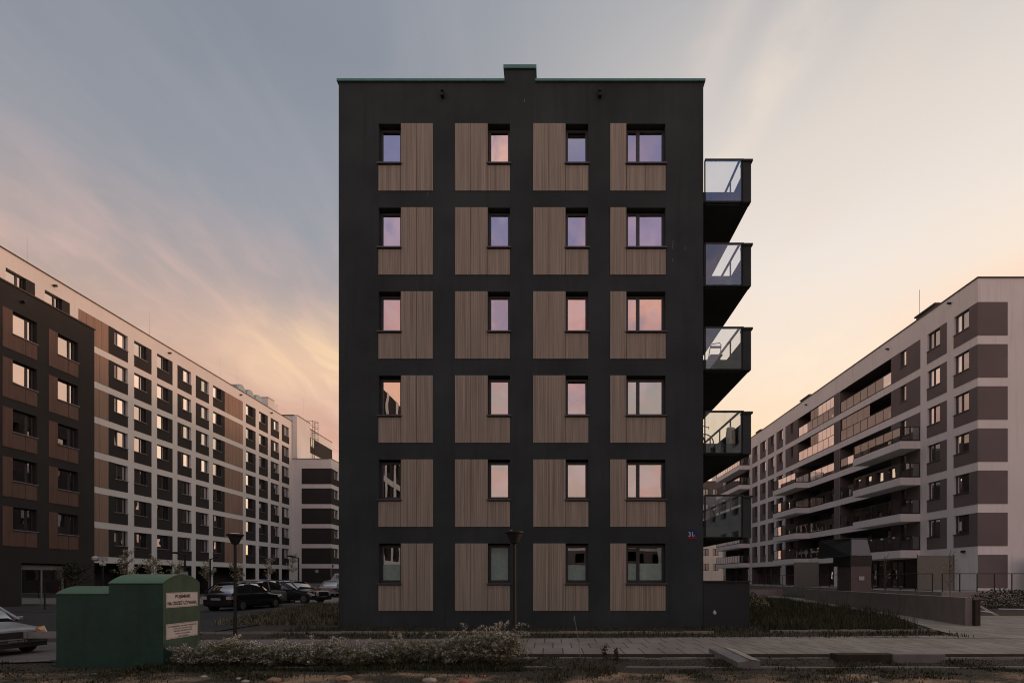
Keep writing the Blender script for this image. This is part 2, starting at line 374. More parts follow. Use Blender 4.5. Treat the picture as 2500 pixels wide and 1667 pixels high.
# film-like fine grain of thin haze
# two thin contrails of cirrus high on the right
def trail(a0, b0, k, w, lo_, hi_):
    n = N(nt, 'ShaderNodeTexNoise'); n.inputs['Scale'].default_value = 5; n.inputs['Detail'].default_value = 6; L(cb.outputs[0], n.inputs['Vector'])
    line = mth('SUBTRACT', cx, mth('MULTIPLY_ADD', mth('SUBTRACT', cy, b0), k, a0))
    d_ = mth('ABSOLUTE', mth('ADD', line, mth('MULTIPLY_ADD', n.outputs[0], .10, -.05)))
    return mth('MULTIPLY', mth('MULTIPLY', smooth(d_, w, 0), smooth(n.outputs[0], .3, .7)), mth('MULTIPLY', smooth(cy, lo_, lo_+.2), smooth(cy, hi_, hi_-.3)))
skyc = mix(mth('MULTIPLY', trail(.43, .79, -.22, .08, .45, 1.7), .55), skyc, (.92, .78, .64))
skyc = mix(mth('MULTIPLY', trail(.29, .80, -.15, .06, .45, 1.2), .4), skyc, (.80, .68, .60))
# sunlit pink and orange cloud tufts high behind the photographer
tn = N(nt, 'ShaderNodeTexNoise'); tn.inputs['Scale'].default_value = 24; tn.inputs['Detail'].default_value = 5; L(tc.outputs['Generated'], tn.inputs['Vector'])
def tuft(v, r, c, s_):
    global skyc
    vd = N(nt, 'ShaderNodeVectorMath', operation='DISTANCE'); L(tc.outputs['Generated'], vd.inputs[0]); vd.inputs[1].default_value = Vector(v).normalized()
    d_ = mth('ADD', vd.outputs['Value'], mth('MULTIPLY_ADD', tn.outputs[0], .09, -.045))
    skyc = mix(mth('MULTIPLY', smooth(d_, r, r*.35), mth('MULTIPLY', smooth(tn.outputs[0], .25, .58), s_)), skyc, c)
tuft((-2.25, -17, 14.6), .062, (1.25, .70, .52), .85)
tuft((.9, -17, 9.3), .07, (1.0, .52, .45), .9); tuft((3.5, -17, 9.6), .07, (1.15, .55, .38), .9); tuft((-5.6, -17, 6.0), .12, (1.25, .60, .36), .9)
tuft((-5.5, -17, 12.4), .06, (.75, .52, .60), .7); tuft((.9, -17, 6.6), .06, (.95, .66, .52), .7); tuft((3.0, -17, 12.0), .06, (.48, .36, .55), .7)
wisp = mth('MULTIPLY', smooth(tn.outputs[0], .46, .70), mth('MULTIPLY', smooth(dy, -.3, -.6), smooth(dz, .72, .5)))
skyc = mix(mth('MULTIPLY', wisp, .45), skyc, (.78, .55, .56))
# physically based sky adds the twilight blue
st = N(nt, 'ShaderNodeTexSky', sky_type='NISHITA'); st.sun_disc = False; st.sun_elevation = R(SUN_EL); st.sun_rotation = R(90-SUN_AZ)
st.air_density = 1.0; st.dust_density = 1.5
sk = N(nt, 'ShaderNodeMixRGB', blend_type='ADD'); sk.inputs[0].default_value = 1
ss = N(nt, 'ShaderNodeVectorMath', operation='SCALE'); ss.inputs['Scale'].default_value = .02; L(st.outputs[0], ss.inputs[0])
L(skyc, sk.inputs[1]); L(ss.outputs[0], sk.inputs[2])
L(sk.outputs[0], bg.inputs[0]); bg.inputs[1].default_value = 1.0
sun = bpy.data.lights.new('sun', 'SUN'); so = bpy.data.objects.new('sun', sun); col.objects.link(so)
sun.energy = .75; sun.angle = R(9); sun.color = (1, .50, .34)
sd = Vector((math.cos(R(SUN_AZ))*math.cos(R(SUN_EL)), math.sin(R(SUN_AZ))*math.cos(R(SUN_EL)), math.sin(R(SUN_EL))))
so.rotation_euler = sd.to_track_quat('Z', 'Y').to_euler(); so.location = sd*200
sc.cycles.pixel_filter_type = 'BLACKMAN_HARRIS'; sc.cycles.filter_width = 1.1
sc.view_settings.view_transform = 'Standard'; sc.view_settings.look = 'None'; sc.view_settings.exposure = 0; sc.view_settings.gamma = 1

# ------------------------------------------------------------------ windows
def window(parent, F, a, b, c, d, dp=.25, mull=(), gm=None, sill=M_sill, curtain=None, fw=.075, sillover=.04, film=None, tiltopen=False, flip=1):
    fr = MB(); t0, t1 = -dp-.02, -dp+.05
    fr.box(F, a, b, t0, t1, c, c+fw*1.2); fr.box(F, a, b, t0, t1, d-fw, d)
    fr.box(F, a, a+fw, t0, t1, c+fw*1.2, d-fw); fr.box(F, b-fw, b, t0, t1, c+fw*1.2, d-fw)
    xs = [a+fw]
    for m in mull:
        fr.box(F, m-.06, m+.06, t0, t1, c+fw*1.2, d-fw); xs += [m-.06, m+.06]
    xs.append(b-fw)
    f = fr.build('window', M_frame, parent)
    for i in range(0, len(xs), 2):
        p = MB(); k1, k2 = random.uniform(-.006, .006), random.uniform(-.006, .006)
        z0, z1 = c+fw*1.2, d-fw
        top = .045 if (tiltopen and i == 0) else 0
        if tiltopen and i == 0: z1 -= .03
        p.poly([F.p(xs[i], -dp+.012, z0), F.p(xs[i+1], -dp+.012+k1*(xs[i+1]-xs[i]), z0), F.p(xs[i+1], -dp+.012-top+k1*(xs[i+1]-xs[i])+k2, z1), F.p(xs[i], -dp+.012-top+k2, z1)])
        p.build('pane', gm or M_glass, f)
    if sill:
        s = MB(); s.box(F, a-sillover, b+sillover, -dp+.051, .075, c-.045, c-.002); s.build('sill', sill, f)
    if curtain == 'cloth':
        q = MB(); n = 24; rings = []
        w = (b-a)-2*fw
        for k in range(n+1):
            x = a+fw+w*k/n; dd = -dp-.16+.02*math.sin(k*1.9)
            rings.append([F.p(x, dd, c+.05), F.p(x, dd, d-.05)])
        q.loft(rings, closed=False, cap=False); q.build('curtain', M_cur, f)
    if curtain in ('blind', 'halfblind'):
        q = MB(); z = d-.1; zb = c+.08 if curtain == 'blind' else (c+d)/2
        while z > zb:
            q.poly([F.p(a+fw, -dp-.05, z), F.p(b-fw, -dp-.05, z), F.p(b-fw, -dp-.075, z-.035), F.p(a+fw, -dp-.075, z-.035)]); z -= .045
        q.build('blind', M_blind, f)
    if film:
        for i in range(0, len(xs), 2):
            q = MB(); q.poly([F.p(xs[i], -dp+.022, c+fw*1.2), F.p(xs[i+1], -dp+.022, c+fw*1.2), F.p(xs[i+1], -dp+.022, c+fw*1.2+film), F.p(xs[i], -dp+.022, c+fw*1.2+film)])
            q.build('frosted_film', M_film, f)
    return f
def shell(mb, x0, x1, y0, y1, z0, z1, skip='', mi=0):
    """closed outer skin of a block; sides named in skip (w, e, s, n) are left for walls with openings"""
    if 's' not in skip: mb.poly([(x0, y0, z0), (x1, y0, z0), (x1, y0, z1), (x0, y0, z1)], mi)
    if 'n' not in skip: mb.poly([(x0, y1, z0), (x1, y1, z0), (x1, y1, z1), (x0, y1, z1)], mi)
    if 'w' not in skip: mb.poly([(x0, y0, z0), (x0, y1, z0), (x0, y1, z1), (x0, y0, z1)], mi)
    if 'e' not in skip: mb.poly([(x1, y0, z0), (x1, y1, z0), (x1, y1, z1), (x1, y0, z1)], mi)
    mb.poly([(x0, y0, z1), (x1, y0, z1), (x1, y1, z1), (x0, y1, z1)], mi)

# ================================================================== MAIN BUILDING
FM = Frame((0, 17), (1, 0), (0, -1))
main = thing('apartment_building', (-1.1, 17, 0), 'charcoal apartment block with taupe wood-look panels and stacked glass balconies, centre of the view', 'building')
X0, X1 = -7.41, 5.20; ZT = 18.82
bays = [(-6.03, -4.15, -6.03, -5.26, (-4.98,), 1), (-3.385, -1.49, -2.25, -1.49, (-2.84,), 0),
        (-.685, 1.22, .44, 1.22, (-.14,), 0), (1.98, 3.89, 2.54, 3.89, (), 0)]
bays[0] = (-6.03, -4.15, -6.03, -5.26, (-4.71,), 1)
ops = []
for k in range(6):
    t = 17.39-2.9*k
    for i, (p0, p1, w0, w1, js, _) in enumerate(bays): ops.append((w0, w1, t-1.37, t))
wl = MB(); shell(wl, X0, X1, 17, 45, -.3, ZT, 's'); wl.wall(FM, X0, X1, -.3, ZT, ops)
wl.box(FM, -1.66, -.62, -.45, 0, ZT, 19.26)
wl.build('wall', M_dark, main)
tb = MB(); FT = Frame((-9, 0), (0, 1), (-1, 0)); FT2 = Frame((6.9, 0), (0, 1), (1, 0)); shell(tb, -9, 6.9, 45.01, 105, -.3, 21.6, 'we')
to_ = [(46.5+2.6*i, 47.9+2.6*i, 1.5+2.9*k, 2.9+2.9*k, {'dp': .3, 'back': 1}) for i in range(22) for k in range(7)]
tb.wall(FT, 45.01, 105, -.3, 21.6, to_); tb.wall(FT2, 45.01, 105, -.3, 21.6, to_); tb.build('rear_wing', [M_darkL, M_glassR], main)
cp = MB(); cp.box(FM, X0-.05, -1.67, -.45, .06, ZT, 18.90); cp.box(FM, -.61, X1+.06, -.45, .06, ZT, 18.90)
cp.box(W, X0-.05, X0+.4, 17.46, 45.06, ZT, 18.90); cp.box(W, X1-.4, X1+.06, 17.46, 45.06, ZT, 18.90)
cp.build('coping', M_cop, main)
cp = MB(); cp.box(FM, -1.71, -.57, -.50, .06, 19.26, 19.38); cp.build('parapet_cap', M_cop, main)
for sx in (-3.81, 1.615):
    q = MB(); q.tube([(sx, 16.8, 18.42), (sx, 17.02, 18.47)], .055, 12); q.box(FM, sx-.05, sx+.05, .0, .14, 18.26, 18.40); q.build('overflow_spout', M_metal, main)
specials = {(0, 1): 'blind', (0, 2): 'halfblind', (1, 3): 'cloth', (3, 2): 'halfblind', (4, 1): 'cloth', (5, 1): 'cloth'}
for k in range(6):
    t = 17.39-2.9*k; bz = t-2.325
    for i, (p0, p1, w0, w1, js, _) in enumerate(bays):
        q = MB(); g = .007; T = .02
        if i == 0:
            q.box(FM, p0, w1-g, .003, T, bz, t-1.45); q.box(FM, w1+g, js[0]-g, .003, T, bz, t); q.box(FM, js[0]+g, p1, .003, T, bz, t)
        elif i < 3:
            q.box(FM, p0, js[0]-g, .003, T, bz, t); q.box(FM, js[0]+g, w0-g, .003, T, bz, t); q.box(FM, w0+g, p1, .003, T, bz, t-1.45)
        else:
            q.box(FM, p0, w0-g, .003, T, bz, t); q.box(FM, w0+g, 3.21-g, .003, T, bz, t-1.45); q.box(FM, 3.21+g, p1, .003, T, bz, t-1.45)
        q.build('cladding_panel', M_wood, main)
        window(main, FM, w0, w1, t-1.37, t-.05, .24, (2.54+.43,) if i == 3 else (), curtain=specials.get((k, i)), fw=.085,
               film={0: .55, 1: 1.13, 2: .52, 3: .58}[i] if k == 5 else None, tiltopen=(k, i) in ((0, 2), (3, 2)))
# house number plate
q = MB(); q.box(FM, 4.64, 4.98, .003, .02, 3.1, 3.38); q.box(FM, 4.64, 4.98, .003, .02, 3.04, 3.098, 1)
pl = q.build('house_number_plate', [M_blue, M_redp], main)
text('number', '31', FM, 4.68, 3.125, .024, .155, .165, M_enw, pl, .01); text('letter', 'A', FM, 4.85, 3.125, .024, .05, .075, M_enw, pl)
# faint scratches in the render beside the top right window
q = MB()
for (sx, sz, h) in ((4.13, 13.05, .28), (4.13, 12.6, .12), (4.55, 13.0, .14), (-4.33, 14.85, .14), (-1.0, 18.1, .12), (.35, 8.65, .09), (-3.1, 3.95, .22)):
    q.poly([FM.p(sx, .024, sz), FM.p(sx+.013, .024, sz), FM.p(sx+.022, .024, sz+h), FM.p(sx+.009, .024, sz+h)])
q.build('render_scratches', M_kerb, main)
# balconies: slab > end parapet, side parapet, glass, rail
def main_balcony(zt, glassy=True):
    s = MB(); s.box(W, X1+.002, 6.84, 17.03, 25, zt-.36, zt); s.box(W, X1+.10, 6.5, 17.10, 24.9, zt-.40, zt-.362)
    b = s.build('balcony', M_dark, main)
    q = MB(); q.box(W, 6.57, 6.85, 16.99, 17.2, zt-.37, zt+1.02); q.box(W, 6.56, 6.90, 16.95, 17.24, zt+1.02, zt+1.09); q.build('end_pier', M_dark, b)
    q = MB(); q.box(W, 6.62, 6.84, 17.21, 25, zt, zt+.76); q.build('side_parapet', M_dark, b)
    q = MB(); q.box(W, 5.26, 6.60, 16.99, 17.05, zt+1.07, zt+1.13)
    q.box(W, 5.24, 5.28, 17.0, 17.04, zt-.33, zt+1.07); q.box(W, 6.50, 6.55, 17.0, 17.04, zt-.33, zt+1.07)
    q.box(W, 6.44, 6.50, 17.05, 25, zt+1.07, zt+1.13)
    for k in range(7): q.box(W, 6.45, 6.49, 17.9+k*1.15, 17.95+k*1.15, zt+.0, zt+1.07)
    q.build('handrail', M_metal, b)
    q = MB(); q.box(W, 5.29, 6.495, 16.985, 16.997, zt-.33, zt+1.065); q.build('glass_panel', M_rail, b)
    return b
for k in range(5): main_balcony(15.03-2.9*k+.02)
# walled ground terrace under the balconies, dark board enclosure
q = MB(); q.box(W, X1+.01, 6.80, 17.0, 17.12, -.1, 1.55); q.box(W, 6.68, 6.80, 17.12, 25, -.1, 1.55); q.build('terrace_screen', M_darkbox, main)
q = MB(); q.box(W, X1+.01, 6.85, 16.96, 17.16, 1.552, 1.60); q.build('terrace_rail', M_metal, main)
q = MB(); q.poly([(5.52, 16.985, .50), (5.60, 16.985, .42), (5.66, 16.985, .50), (5.58, 16.985, .60)]); q.build('sticker', M_enw, main)
# balcony doors on the side wall
for k in range(6):
    t = 14.95-2.9*k
    q = MB(); q.box(W, X1+.003, X1+.05, 19, 19.06, t+.05, t+2.3); q.box(W, X1+.003, X1+.05, 21, 21.06, t+.05, t+2.3); q.box(W, X1+.003, X1+.05, 19.06, 21, t+2.24, t+2.3)
    f = q.build('balcony_door', M_frame, main); q = MB(); q.box(W, X1+.004, X1+.03, 19.065, 20.995, t+.05, t+2.235); q.build('pane', M_carglass, f)

# folding chair, third balcony
zb = 9.25
ch = thing('folding_chair', (5.85, 17.85, zb), 'dark folding chair standing on the third balcony down of the charcoal block', 'chair')
q = MB(); q.box(W, 5.66, 6.10, 17.65, 18.02, zb+.44, zb+.47); q.build('seat', M_metal, ch)
q = MB(); q.tube([(5.66, 18.1, zb), (5.66, 17.85, zb+.5), (5.68, 17.72, zb+.80), (5.74, 17.70, zb+.86), (6.0, 17.70, zb+.90), (6.06, 17.72, zb+.84), (6.08, 17.85, zb+.5), (6.10, 18.1, zb)], .016, 6); q.build('back_frame', M_metal, ch)
q = MB(); q.box(W, 5.69, 6.06, 17.71, 17.73, zb+.72, zb+.80); q.build('backrest', M_metal, ch)
for xx in (5.68, 6.08): q = MB(); q.tube([(xx, 17.62, zb), (xx, 17.98, zb+.46)], .014, 6); q.build('leg', M_metal, ch)
# sack, fourth balcony
zb = 6.36
q = MB(); rings = []
for z, rx, ry in ((0, .12, .11), (.05, .16, .15), (.25, .165, .15), (.45, .15, .14), (.56, .13, .12), (.60, .15, .10), (.64, .10, .04)):
    rings.append([(6.26+rx*math.cos(a*math.pi/8)*(1+.06*math.sin(a*2.3+z*9)), 17.32+ry*math.sin(a*math.pi/8), zb+z) for a in range(16)])
q.loft(rings)
sk_ = thing('sack', (6.26, 17.32, zb), 'beige sack with a green mark on the fourth balcony down', 'sack'); q.build('bag', M_bag, sk_, smooth=True)
q = MB(); q.tube([(6.24, 17.165, zb+.50), (6.29, 17.16, zb+.46), (6.24, 17.155, zb+.40), (6.29, 17.155, zb+.34), (6.25, 17.155, zb+.26), (6.29, 17.155, zb+.18)], .009, 5); q.build('green_mark', plain('green_ink', (.03, .09, .04)), sk_)
# bicycle, fourth balcony
bi = thing('bicycle', (5.4, 18.2, zb), 'dark bicycle parked half behind the wall on the fourth balcony down', 'bicycle')
def wheel_ring(cx, cy, cz, r, parent):
    q = MB(); q.tube([(cx+r*math.cos(t*math.pi/16), cy, cz+r*math.sin(t*math.pi/16)) for t in range(33)], .022, 6, cap=False); w = q.build('wheel', M_rub, parent)
    q = MB()
    for t in range(12): q.tube([(cx, cy, cz), (cx+r*math.cos(t*math.pi/6), cy, cz+r*math.sin(t*math.pi/6))], .004, 4)
    q.build('spokes', M_steel, w)
wheel_ring(5.62, 18.2, zb+.33, .32, bi); wheel_ring(4.62+.0, 18.2, zb+.33, .32, bi) if False else None
q = MB(); P = lambda x, z: (x, 18.2, zb+z)
q.tube([P(5.62, .33), P(5.50, .82), P(5.47, .95)], .018, 6); q.tube([P(5.50, .80), P(5.24, .75)], .018, 6); q.tube([P(5.52, .68), P(5.24, .35)], .018, 6); q.build('frame', M_metal, bi)
q = MB(); q.tube([(5.30, 18.15, zb+1.05), (5.47, 18.2, zb+.97), (5.62, 18.1, zb+.90), (5.70, 17.95, zb+.83), (5.66, 17.9, zb+.76)], .016, 6); q.build('handlebar', M_metal, bi)

# ================================================================== LEFT WHITE BUILDING
FL = Frame((-38, 0), (0, 1), (1, 0))
lb = thing('apartment_building', (-38, 52, 0), 'long white apartment block with a grid of dark brown window bays on the left', 'building')
# (panel0, panel1, window0, window1, top row only)
cols = [(34.13, 36.04, 34.13, 35.45, 1), (36.75, 38.64, 36.75, 38.08, 1), (42.02, 43.93, 42.60, 43.93, 0), (44.60, 46.51, 44.60, 45.94, 0), (47.18, 49.08, 47.18, 48.53, 0),
        (49.74, 51.68, 50.30, 51.62, 0), (52.30, 54.27, 52.92, 54.25, 0), (54.94, 56.86, 54.94, 56.27, 0), (60.83, 62.79, 60.83, 62.17, 0),
        (63.54, 65.48, 63.54, 64.87, 0), (66.17, 68.17, 66.80, 68.13, 0), (68.89, 70.78, 69.42, 70.74, 0)]
zrow = [20.9-2.9*k for k in range(7)]     # panel bottoms
ops = []
for (p0, p1, w0, w1, top) in cols:
    for k, zb_ in enumerate(zrow):
        if top and k > 0: continue
        ops.append((w0, w1, zb_+1.0, zb_+2.35, {'l': 1 if w0 > p0+.1 else 0, 'r': 0 if w1 > p1-.1 else 1, 't': 0, 'b': 1}))
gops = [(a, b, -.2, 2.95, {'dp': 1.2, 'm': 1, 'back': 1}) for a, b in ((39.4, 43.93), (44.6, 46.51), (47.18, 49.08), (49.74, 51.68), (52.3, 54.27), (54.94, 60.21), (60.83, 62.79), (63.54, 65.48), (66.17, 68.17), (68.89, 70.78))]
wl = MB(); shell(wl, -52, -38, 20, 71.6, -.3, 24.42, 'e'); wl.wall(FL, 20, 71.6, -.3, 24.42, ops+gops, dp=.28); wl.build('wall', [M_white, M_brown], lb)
q = MB(); q.box(FL, 20, 71.65, -.35, .06, 24.42, 24.50); q.box(W, -52, -38.36, 71.2, 71.65, 24.42, 24.5); q.build('coping', M_copd, lb)
for (p0, p1, w0, w1, top) in cols:
    for k, z in enumerate(zrow):
        if top and k > 0: continue
        q = MB(); T = .02
        q.box(FL, p0, p1, .003, T, z, z+1.0-.05)
        if w0 > p0+.1: q.box(FL, p0, w0-.004, .003, T, z+.95, z+2.35)
        if w1 < p1-.1: q.box(FL, w1+.004, p1, .003, T, z+.95, z+2.35)
        q.build('cladding_panel', M_brown, lb)
        near = w0 <= p0+.1
        window(lb, FL, w0, w1, z+1.0, z+2.35, .26, ((w1-.46) if near else (w0+.46),), sill=M_sillL, curtain=random.choice([None, None, 'cloth', 'halfblind']) if k > 3 else None, tiltopen=(k == 3 and p0 == 42.02))
for k, z in enumerate(zrow):
    for (a0, a1, n) in ((39.35, 42.0, 4), (56.88, 60.21, 5)):
        if k > 0 and a0 < 40: a0 = 38.6
        q = MB(); w = (a1-a0)/n
        for i in range(n): q.box(FL, a0+w*i+.012, a0+w*(i+1)-.012, .003, .022, z, z+2.35)
        q.build('wood_panel', M_terra, lb)
for yy, zz in ((37.4, 23.9), (48.6, 23.9), (59.7, 23.9), (66.2, 23.9)):
    q = MB(); q.tube([(-38.05, yy, zz), (-37.75, yy, zz)], .09, 10); q.build('overflow_spout', M_metal, lb)
for yy, xx, zt in ((37.4, -40, 27.6), (47.9, -39.3, 27.6), (57.6, -39, 27.4), (60.7, -39, 27.5)):
    q = MB(); q.tube([(xx, yy, 24.4), (xx, yy, zt)], .022, 5, r2=.012); q.build('antenna', M_steel, lb)
M_sky = plain('skylight_dome', (.3, .34, .36), .2, .6)
for i, yy in enumerate((60.6, 62.4, 64.2)):
    q = MB(); rings = []
    for j in range(9):
        t = math.pi*j/8; rings.append([(-38.9, yy+.85-.85*math.cos(t), 24.7+1.15*math.sin(t)), (-40.7, yy+.85-.85*math.cos(t), 24.7+1.15*math.sin(t))])
    b0 = len(q.v); q.loft([[p[0] for p in rings], [p[1] for p in rings]], closed=True); q.build('smoke_dome', M_sky, lb)
q = MB(); q.box(W, -40.0, -38.6, 66.6, 68.0, 24.4, 26.1); q.box(W, -40.1, -38.5, 66.5, 68.1, 26.1, 26.2); q.build('vent_box', M_white, lb)
q = MB(); q.box(W, -39.8, -38.8, 68.2, 69.3, 24.4, 26.0); q.build('vent_box', M_white, lb)
for (a, b_) in ((40.5, 42.6), (53.3, 55.2)):
    q = MB(); q.box(W, -39.6, -38.9, a, b_, 24.5, 24.92); q.build('roof_hatch', M_white, lb)

# lower dark wing in front of it
FD = Frame((-32, 0), (0, 1), (1, 0))
dw = thing('apartment_building', (-32, 28, 0), 'dark umber apartment wing with russet panels at the left edge', 'building')
dcols = [(23.32, 25.24, 23.87, 25.24), (25.94, 27.86, 26.49, 27.86), (28.56, 30.48, 29.11, 30.48), (31.18, 33.12, 31.76, 33.12)]
ops = [(w0, w1, 17.5-2.9*k-1.35, 17.5-2.9*k) for (p0, p1, w0, w1) in dcols for k in range(5)]
ops.append((29.6, 32.4, 0, 2.6, {'dp': .5, 'm': 0, 'back': 1}))
wl = MB(); shell(wl, -37.98, -32, 0, 34.3, -.3, 18.98, 'e'); wl.wall(FD, 0, 34.3, -.3, 18.98, ops, dp=.28); wl.build('wall', [M_darkL, M_frame], dw)
q = MB(); q.box(FD, 0, 34.36, -.35, .06, 18.98, 19.06); q.box(W, -37.9, -32.36, 33.95, 34.36, 18.98, 19.06); q.build('coping', M_copd, dw)
for (p0, p1, w0, w1) in dcols:
    for k in range(5):
        t = 17.5-2.9*k; q = MB(); m_ = (w0+w1)/2
        q.box(FD, p0, w0-.01, .003, .022, t-2.33, t); q.box(FD, w0+.0, m_-.01, .003, .022, t-2.33, t-1.40); q.box(FD, m_+.01, p1, .003, .022, t-2.33, t-1.40)
        q.build('cladding_panel', M_rust, dw)
        window(dw, FD, w0, w1, t-1.35, t, .26, (w1-.42,), sill=M_sillL, curtain=random.choice([None, 'halfblind', 'cloth']) if k > 1 else None)
q = MB(); q.box(FD, 29.65, 32.35, -.25, -.2, 2.2, 2.5); q.box(FD, 29.65, 29.8, -.25, -.2, 0, 2.2); q.box(FD, 30.9, 31.0, -.25, -.2, 0, 2.2); q.box(FD, 32.2, 32.35, -.25, -.2, 0, 2.2)
f = q.build('entrance_door', M_sillL, dw); q = MB(); q.box(FD, 29.8, 32.2, -.24, -.21, 0, 2.2); q.build('pane', M_glass, f)
q = MB(); q.tube([(-32.05, 29.6, 18.3), (-31.75, 29.6, 18.3)], .08, 10); q.build('overflow_spout', M_metal, dw)

# far white wing with a lower block
fw_ = thing('apartment_building', (-35, 75, 0), 'far white apartment wing with wide black panels, left of the charcoal block', 'building')
FE = Frame((-32.3, 0), (0, 1), (1, 0)); FF = Frame((0, 71.6), (1, 0), (0, -1)); FU = Frame((-37.3, 0), (0, 1), (1, 0))
ops = [(72.7, 73.9, 3.75+2.9*k+.95, 3.75+2.9*k+2.25, {'r': 0, 'l': 1}) for k in range(5)]
wl = MB(); shell(wl, -37.95, -32.3, 71.6, 90, -.3, 19.0, 'es'); wl.wall(FE, 71.6, 90, -.3, 19.0, ops, dp=.28)
wl.wall(FF, -38, -32.3, -.3, 19.0); shell(wl, -50, -37.3, 71.62, 75.4, 19.0, 25.35, 's')
wl.poly([(-38, 71.62, 19), (-37.3, 71.62, 19), (-37.3, 71.62, 25.35), (-38, 71.62, 25.35)]); wl.poly([(-52, 71.68, 24), (-38, 71.68, 24), (-38, 71.68, 25.35), (-52, 71.68, 25.35)])
shell(wl, -50, -37.3, 75.4, 83, 19.0, 24.5, 's')
wl.build('wall', [M_white, M_brown], fw_)
q = MB()
for k in range(5):
    z = 3.75+2.9*k
    q.box(FF, -36.6, -32.3, .003, .02, z, z+2.28); q.box(FE, 71.6, 72.7, .003, .02, z, z+2.28); q.box(FE, 72.7, 74.6, .003, .02, z, z+.9); q.box(FE, 73.9+.02, 74.6, .003, .02, z+.9, z+2.28) if False else None
q.box(FF, -36.6, -32.35, .003, .02, -.2, 3.1); q.box(FE, 71.6, 89, .003, .02, -.2, 3.1)
q.build('cladding_panel', M_brown, fw_)
for k in range(5):
    z = 3.75+2.9*k; window(fw_, FE, 72.7, 73.9, z+.95, z+2.25, .26, (73.5,), sill=M_sillL)
q = MB(); q.box(FU, 76.7, 83, .003, .02, 20.9, 23.25); q.box(FU, 75.5, 76.7, .003, .02, 20.9, 21.85); q.build('cladding_panel', M_brown, fw_)
q = MB(); q.box(FU, 75.5, 76.7, .003, .04, 21.9, 23.25); f = q.build('window', M_frame, fw_); q = MB(); q.box(FU, 75.6, 76.6, .041, .045, 22.0, 23.15); q.build('pane', M_glass, f)
q = MB(); q.box(FE, 71.6, 90, -.35, .06, 19, 19.08); q.box(FF, -37.3, -32.24, -.35, .06, 19.082, 19.09) if False else None
q.box(FF, -38, -32.66, -.35, .06, 19.0, 19.08); q.box(FU, 71.7, 75.4, -.35, .06, 25.35, 25.43); q.box(FU, 75.45, 83, -.35, .06, 24.5, 24.58); q.box(W, -50, -37.66, 71.5, 71.9, 25.35, 25.43); q.build('coping', M_copd, fw_)
q = MB()
for yy in (75.9, 76.5): q.tube([(-37.1, yy, 19.2), (-37.1, yy, 26.0)], .03, 5)
for i in range(22): q.tube([(-37.1, 75.9, 19.4+i*.3), (-37.1, 76.5, 19.4+i*.3)], .018, 4)
for i in range(5):
    z = 22.2+i*.9; q.tube([(-37.1+.7*math.sin(t*math.pi/8), 76.2-.42*math.cos(t*math.pi/8)*1.2, z) for t in range(9)], .025, 4)
for t in (2, 4, 6): q.tube([(-37.1+.7*math.sin(t*math.pi/8), 76.2-.5*math.cos(t*math.pi/8), 22.2), (-37.1+.7*math.sin(t*math.pi/8), 76.2-.5*math.cos(t*math.pi/8), 25.9)], .02, 4)
for z in (25.3, 25.9): q.tube([(-37.1, 75.9, z), (-38.2, 75.9, z), (-38.2, 74.9, z)], .025, 4)
q.build('roof_ladder', M_metal, fw_)
q = MB(); q.tube([(-37.6, 74.2, 25.3), (-37.6, 74.2, 28.8)], .02, 5); q.build('antenna', M_steel, fw_)
q = MB(); q.box(FE, 71.9, 72.15, .003, .1, 3.25, 3.6); q.build('wall_lamp', M_metal, fw_)
q = MB(); q.box(FF, -34.6, -34.15, .021, .05, 2.45, 2.85); q.build('house_number_plate', M_sign, fw_)

# ================================================================== RIGHT BUILDING
FR = Frame((29.3, 0), (0, 1), (-1, 0)); FG = Frame((0, 33.9), (1, 0), (0, -1))
rb = thing('apartment_building', (29.3, 55, 0), 'pale apartment block with mauve panels, loggias and glass balconies on the right', 'building')
# columns: panel0, panel1, window0, window1, mullion
rc = [(33.9, 35.93, 34.6, 35.9, 35.35), (36.56, 38.50, 37.2, 38.46, 37.95), (39.2, 42.57, 40.75, 41.5, None), (58.8, 61.9, 59.9, 60.65, None),
      (62.6, 64.4, 62.6, 63.75, 63.3), (65.1, 67.0, 65.1, 66.2, 65.8), (67.7, 69.5, 67.7, 68.8, 68.4), (70.4, 72.2, 70.4, 71.5, 71.1)]
logg = [(42.6, 50.2), (51.25, 58.8)]
rz = [18.4-2.9*k for k in range(6)]
ops = []
for (p0, p1, w0, w1, m_) in rc:
    for k, z in enumerate(rz):
        ops.append((w0, w1, z+.95, z+2.3, {'l': 1 if w0 > p0+.1 else 0, 'r': 0 if p1-w1 < .1 else 1, 'b': 1, 't': 0}))
for k, z in enumerate(rz):
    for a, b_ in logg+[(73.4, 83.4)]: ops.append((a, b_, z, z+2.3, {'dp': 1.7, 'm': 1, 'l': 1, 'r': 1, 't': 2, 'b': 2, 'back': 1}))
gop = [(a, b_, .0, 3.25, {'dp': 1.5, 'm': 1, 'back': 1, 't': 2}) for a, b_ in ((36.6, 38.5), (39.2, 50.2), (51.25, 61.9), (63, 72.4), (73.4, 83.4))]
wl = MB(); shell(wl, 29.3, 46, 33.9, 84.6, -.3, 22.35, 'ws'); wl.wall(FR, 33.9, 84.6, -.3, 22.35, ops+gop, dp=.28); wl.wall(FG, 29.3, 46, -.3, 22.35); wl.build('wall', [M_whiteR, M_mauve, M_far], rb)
q = MB(); q.box(FR, 33.84, 84.6, -.35, .06, 22.35, 22.43); q.box(FG, 29.66, 46, -.35, .06, 22.35, 22.43); q.build('coping', M_copd, rb)
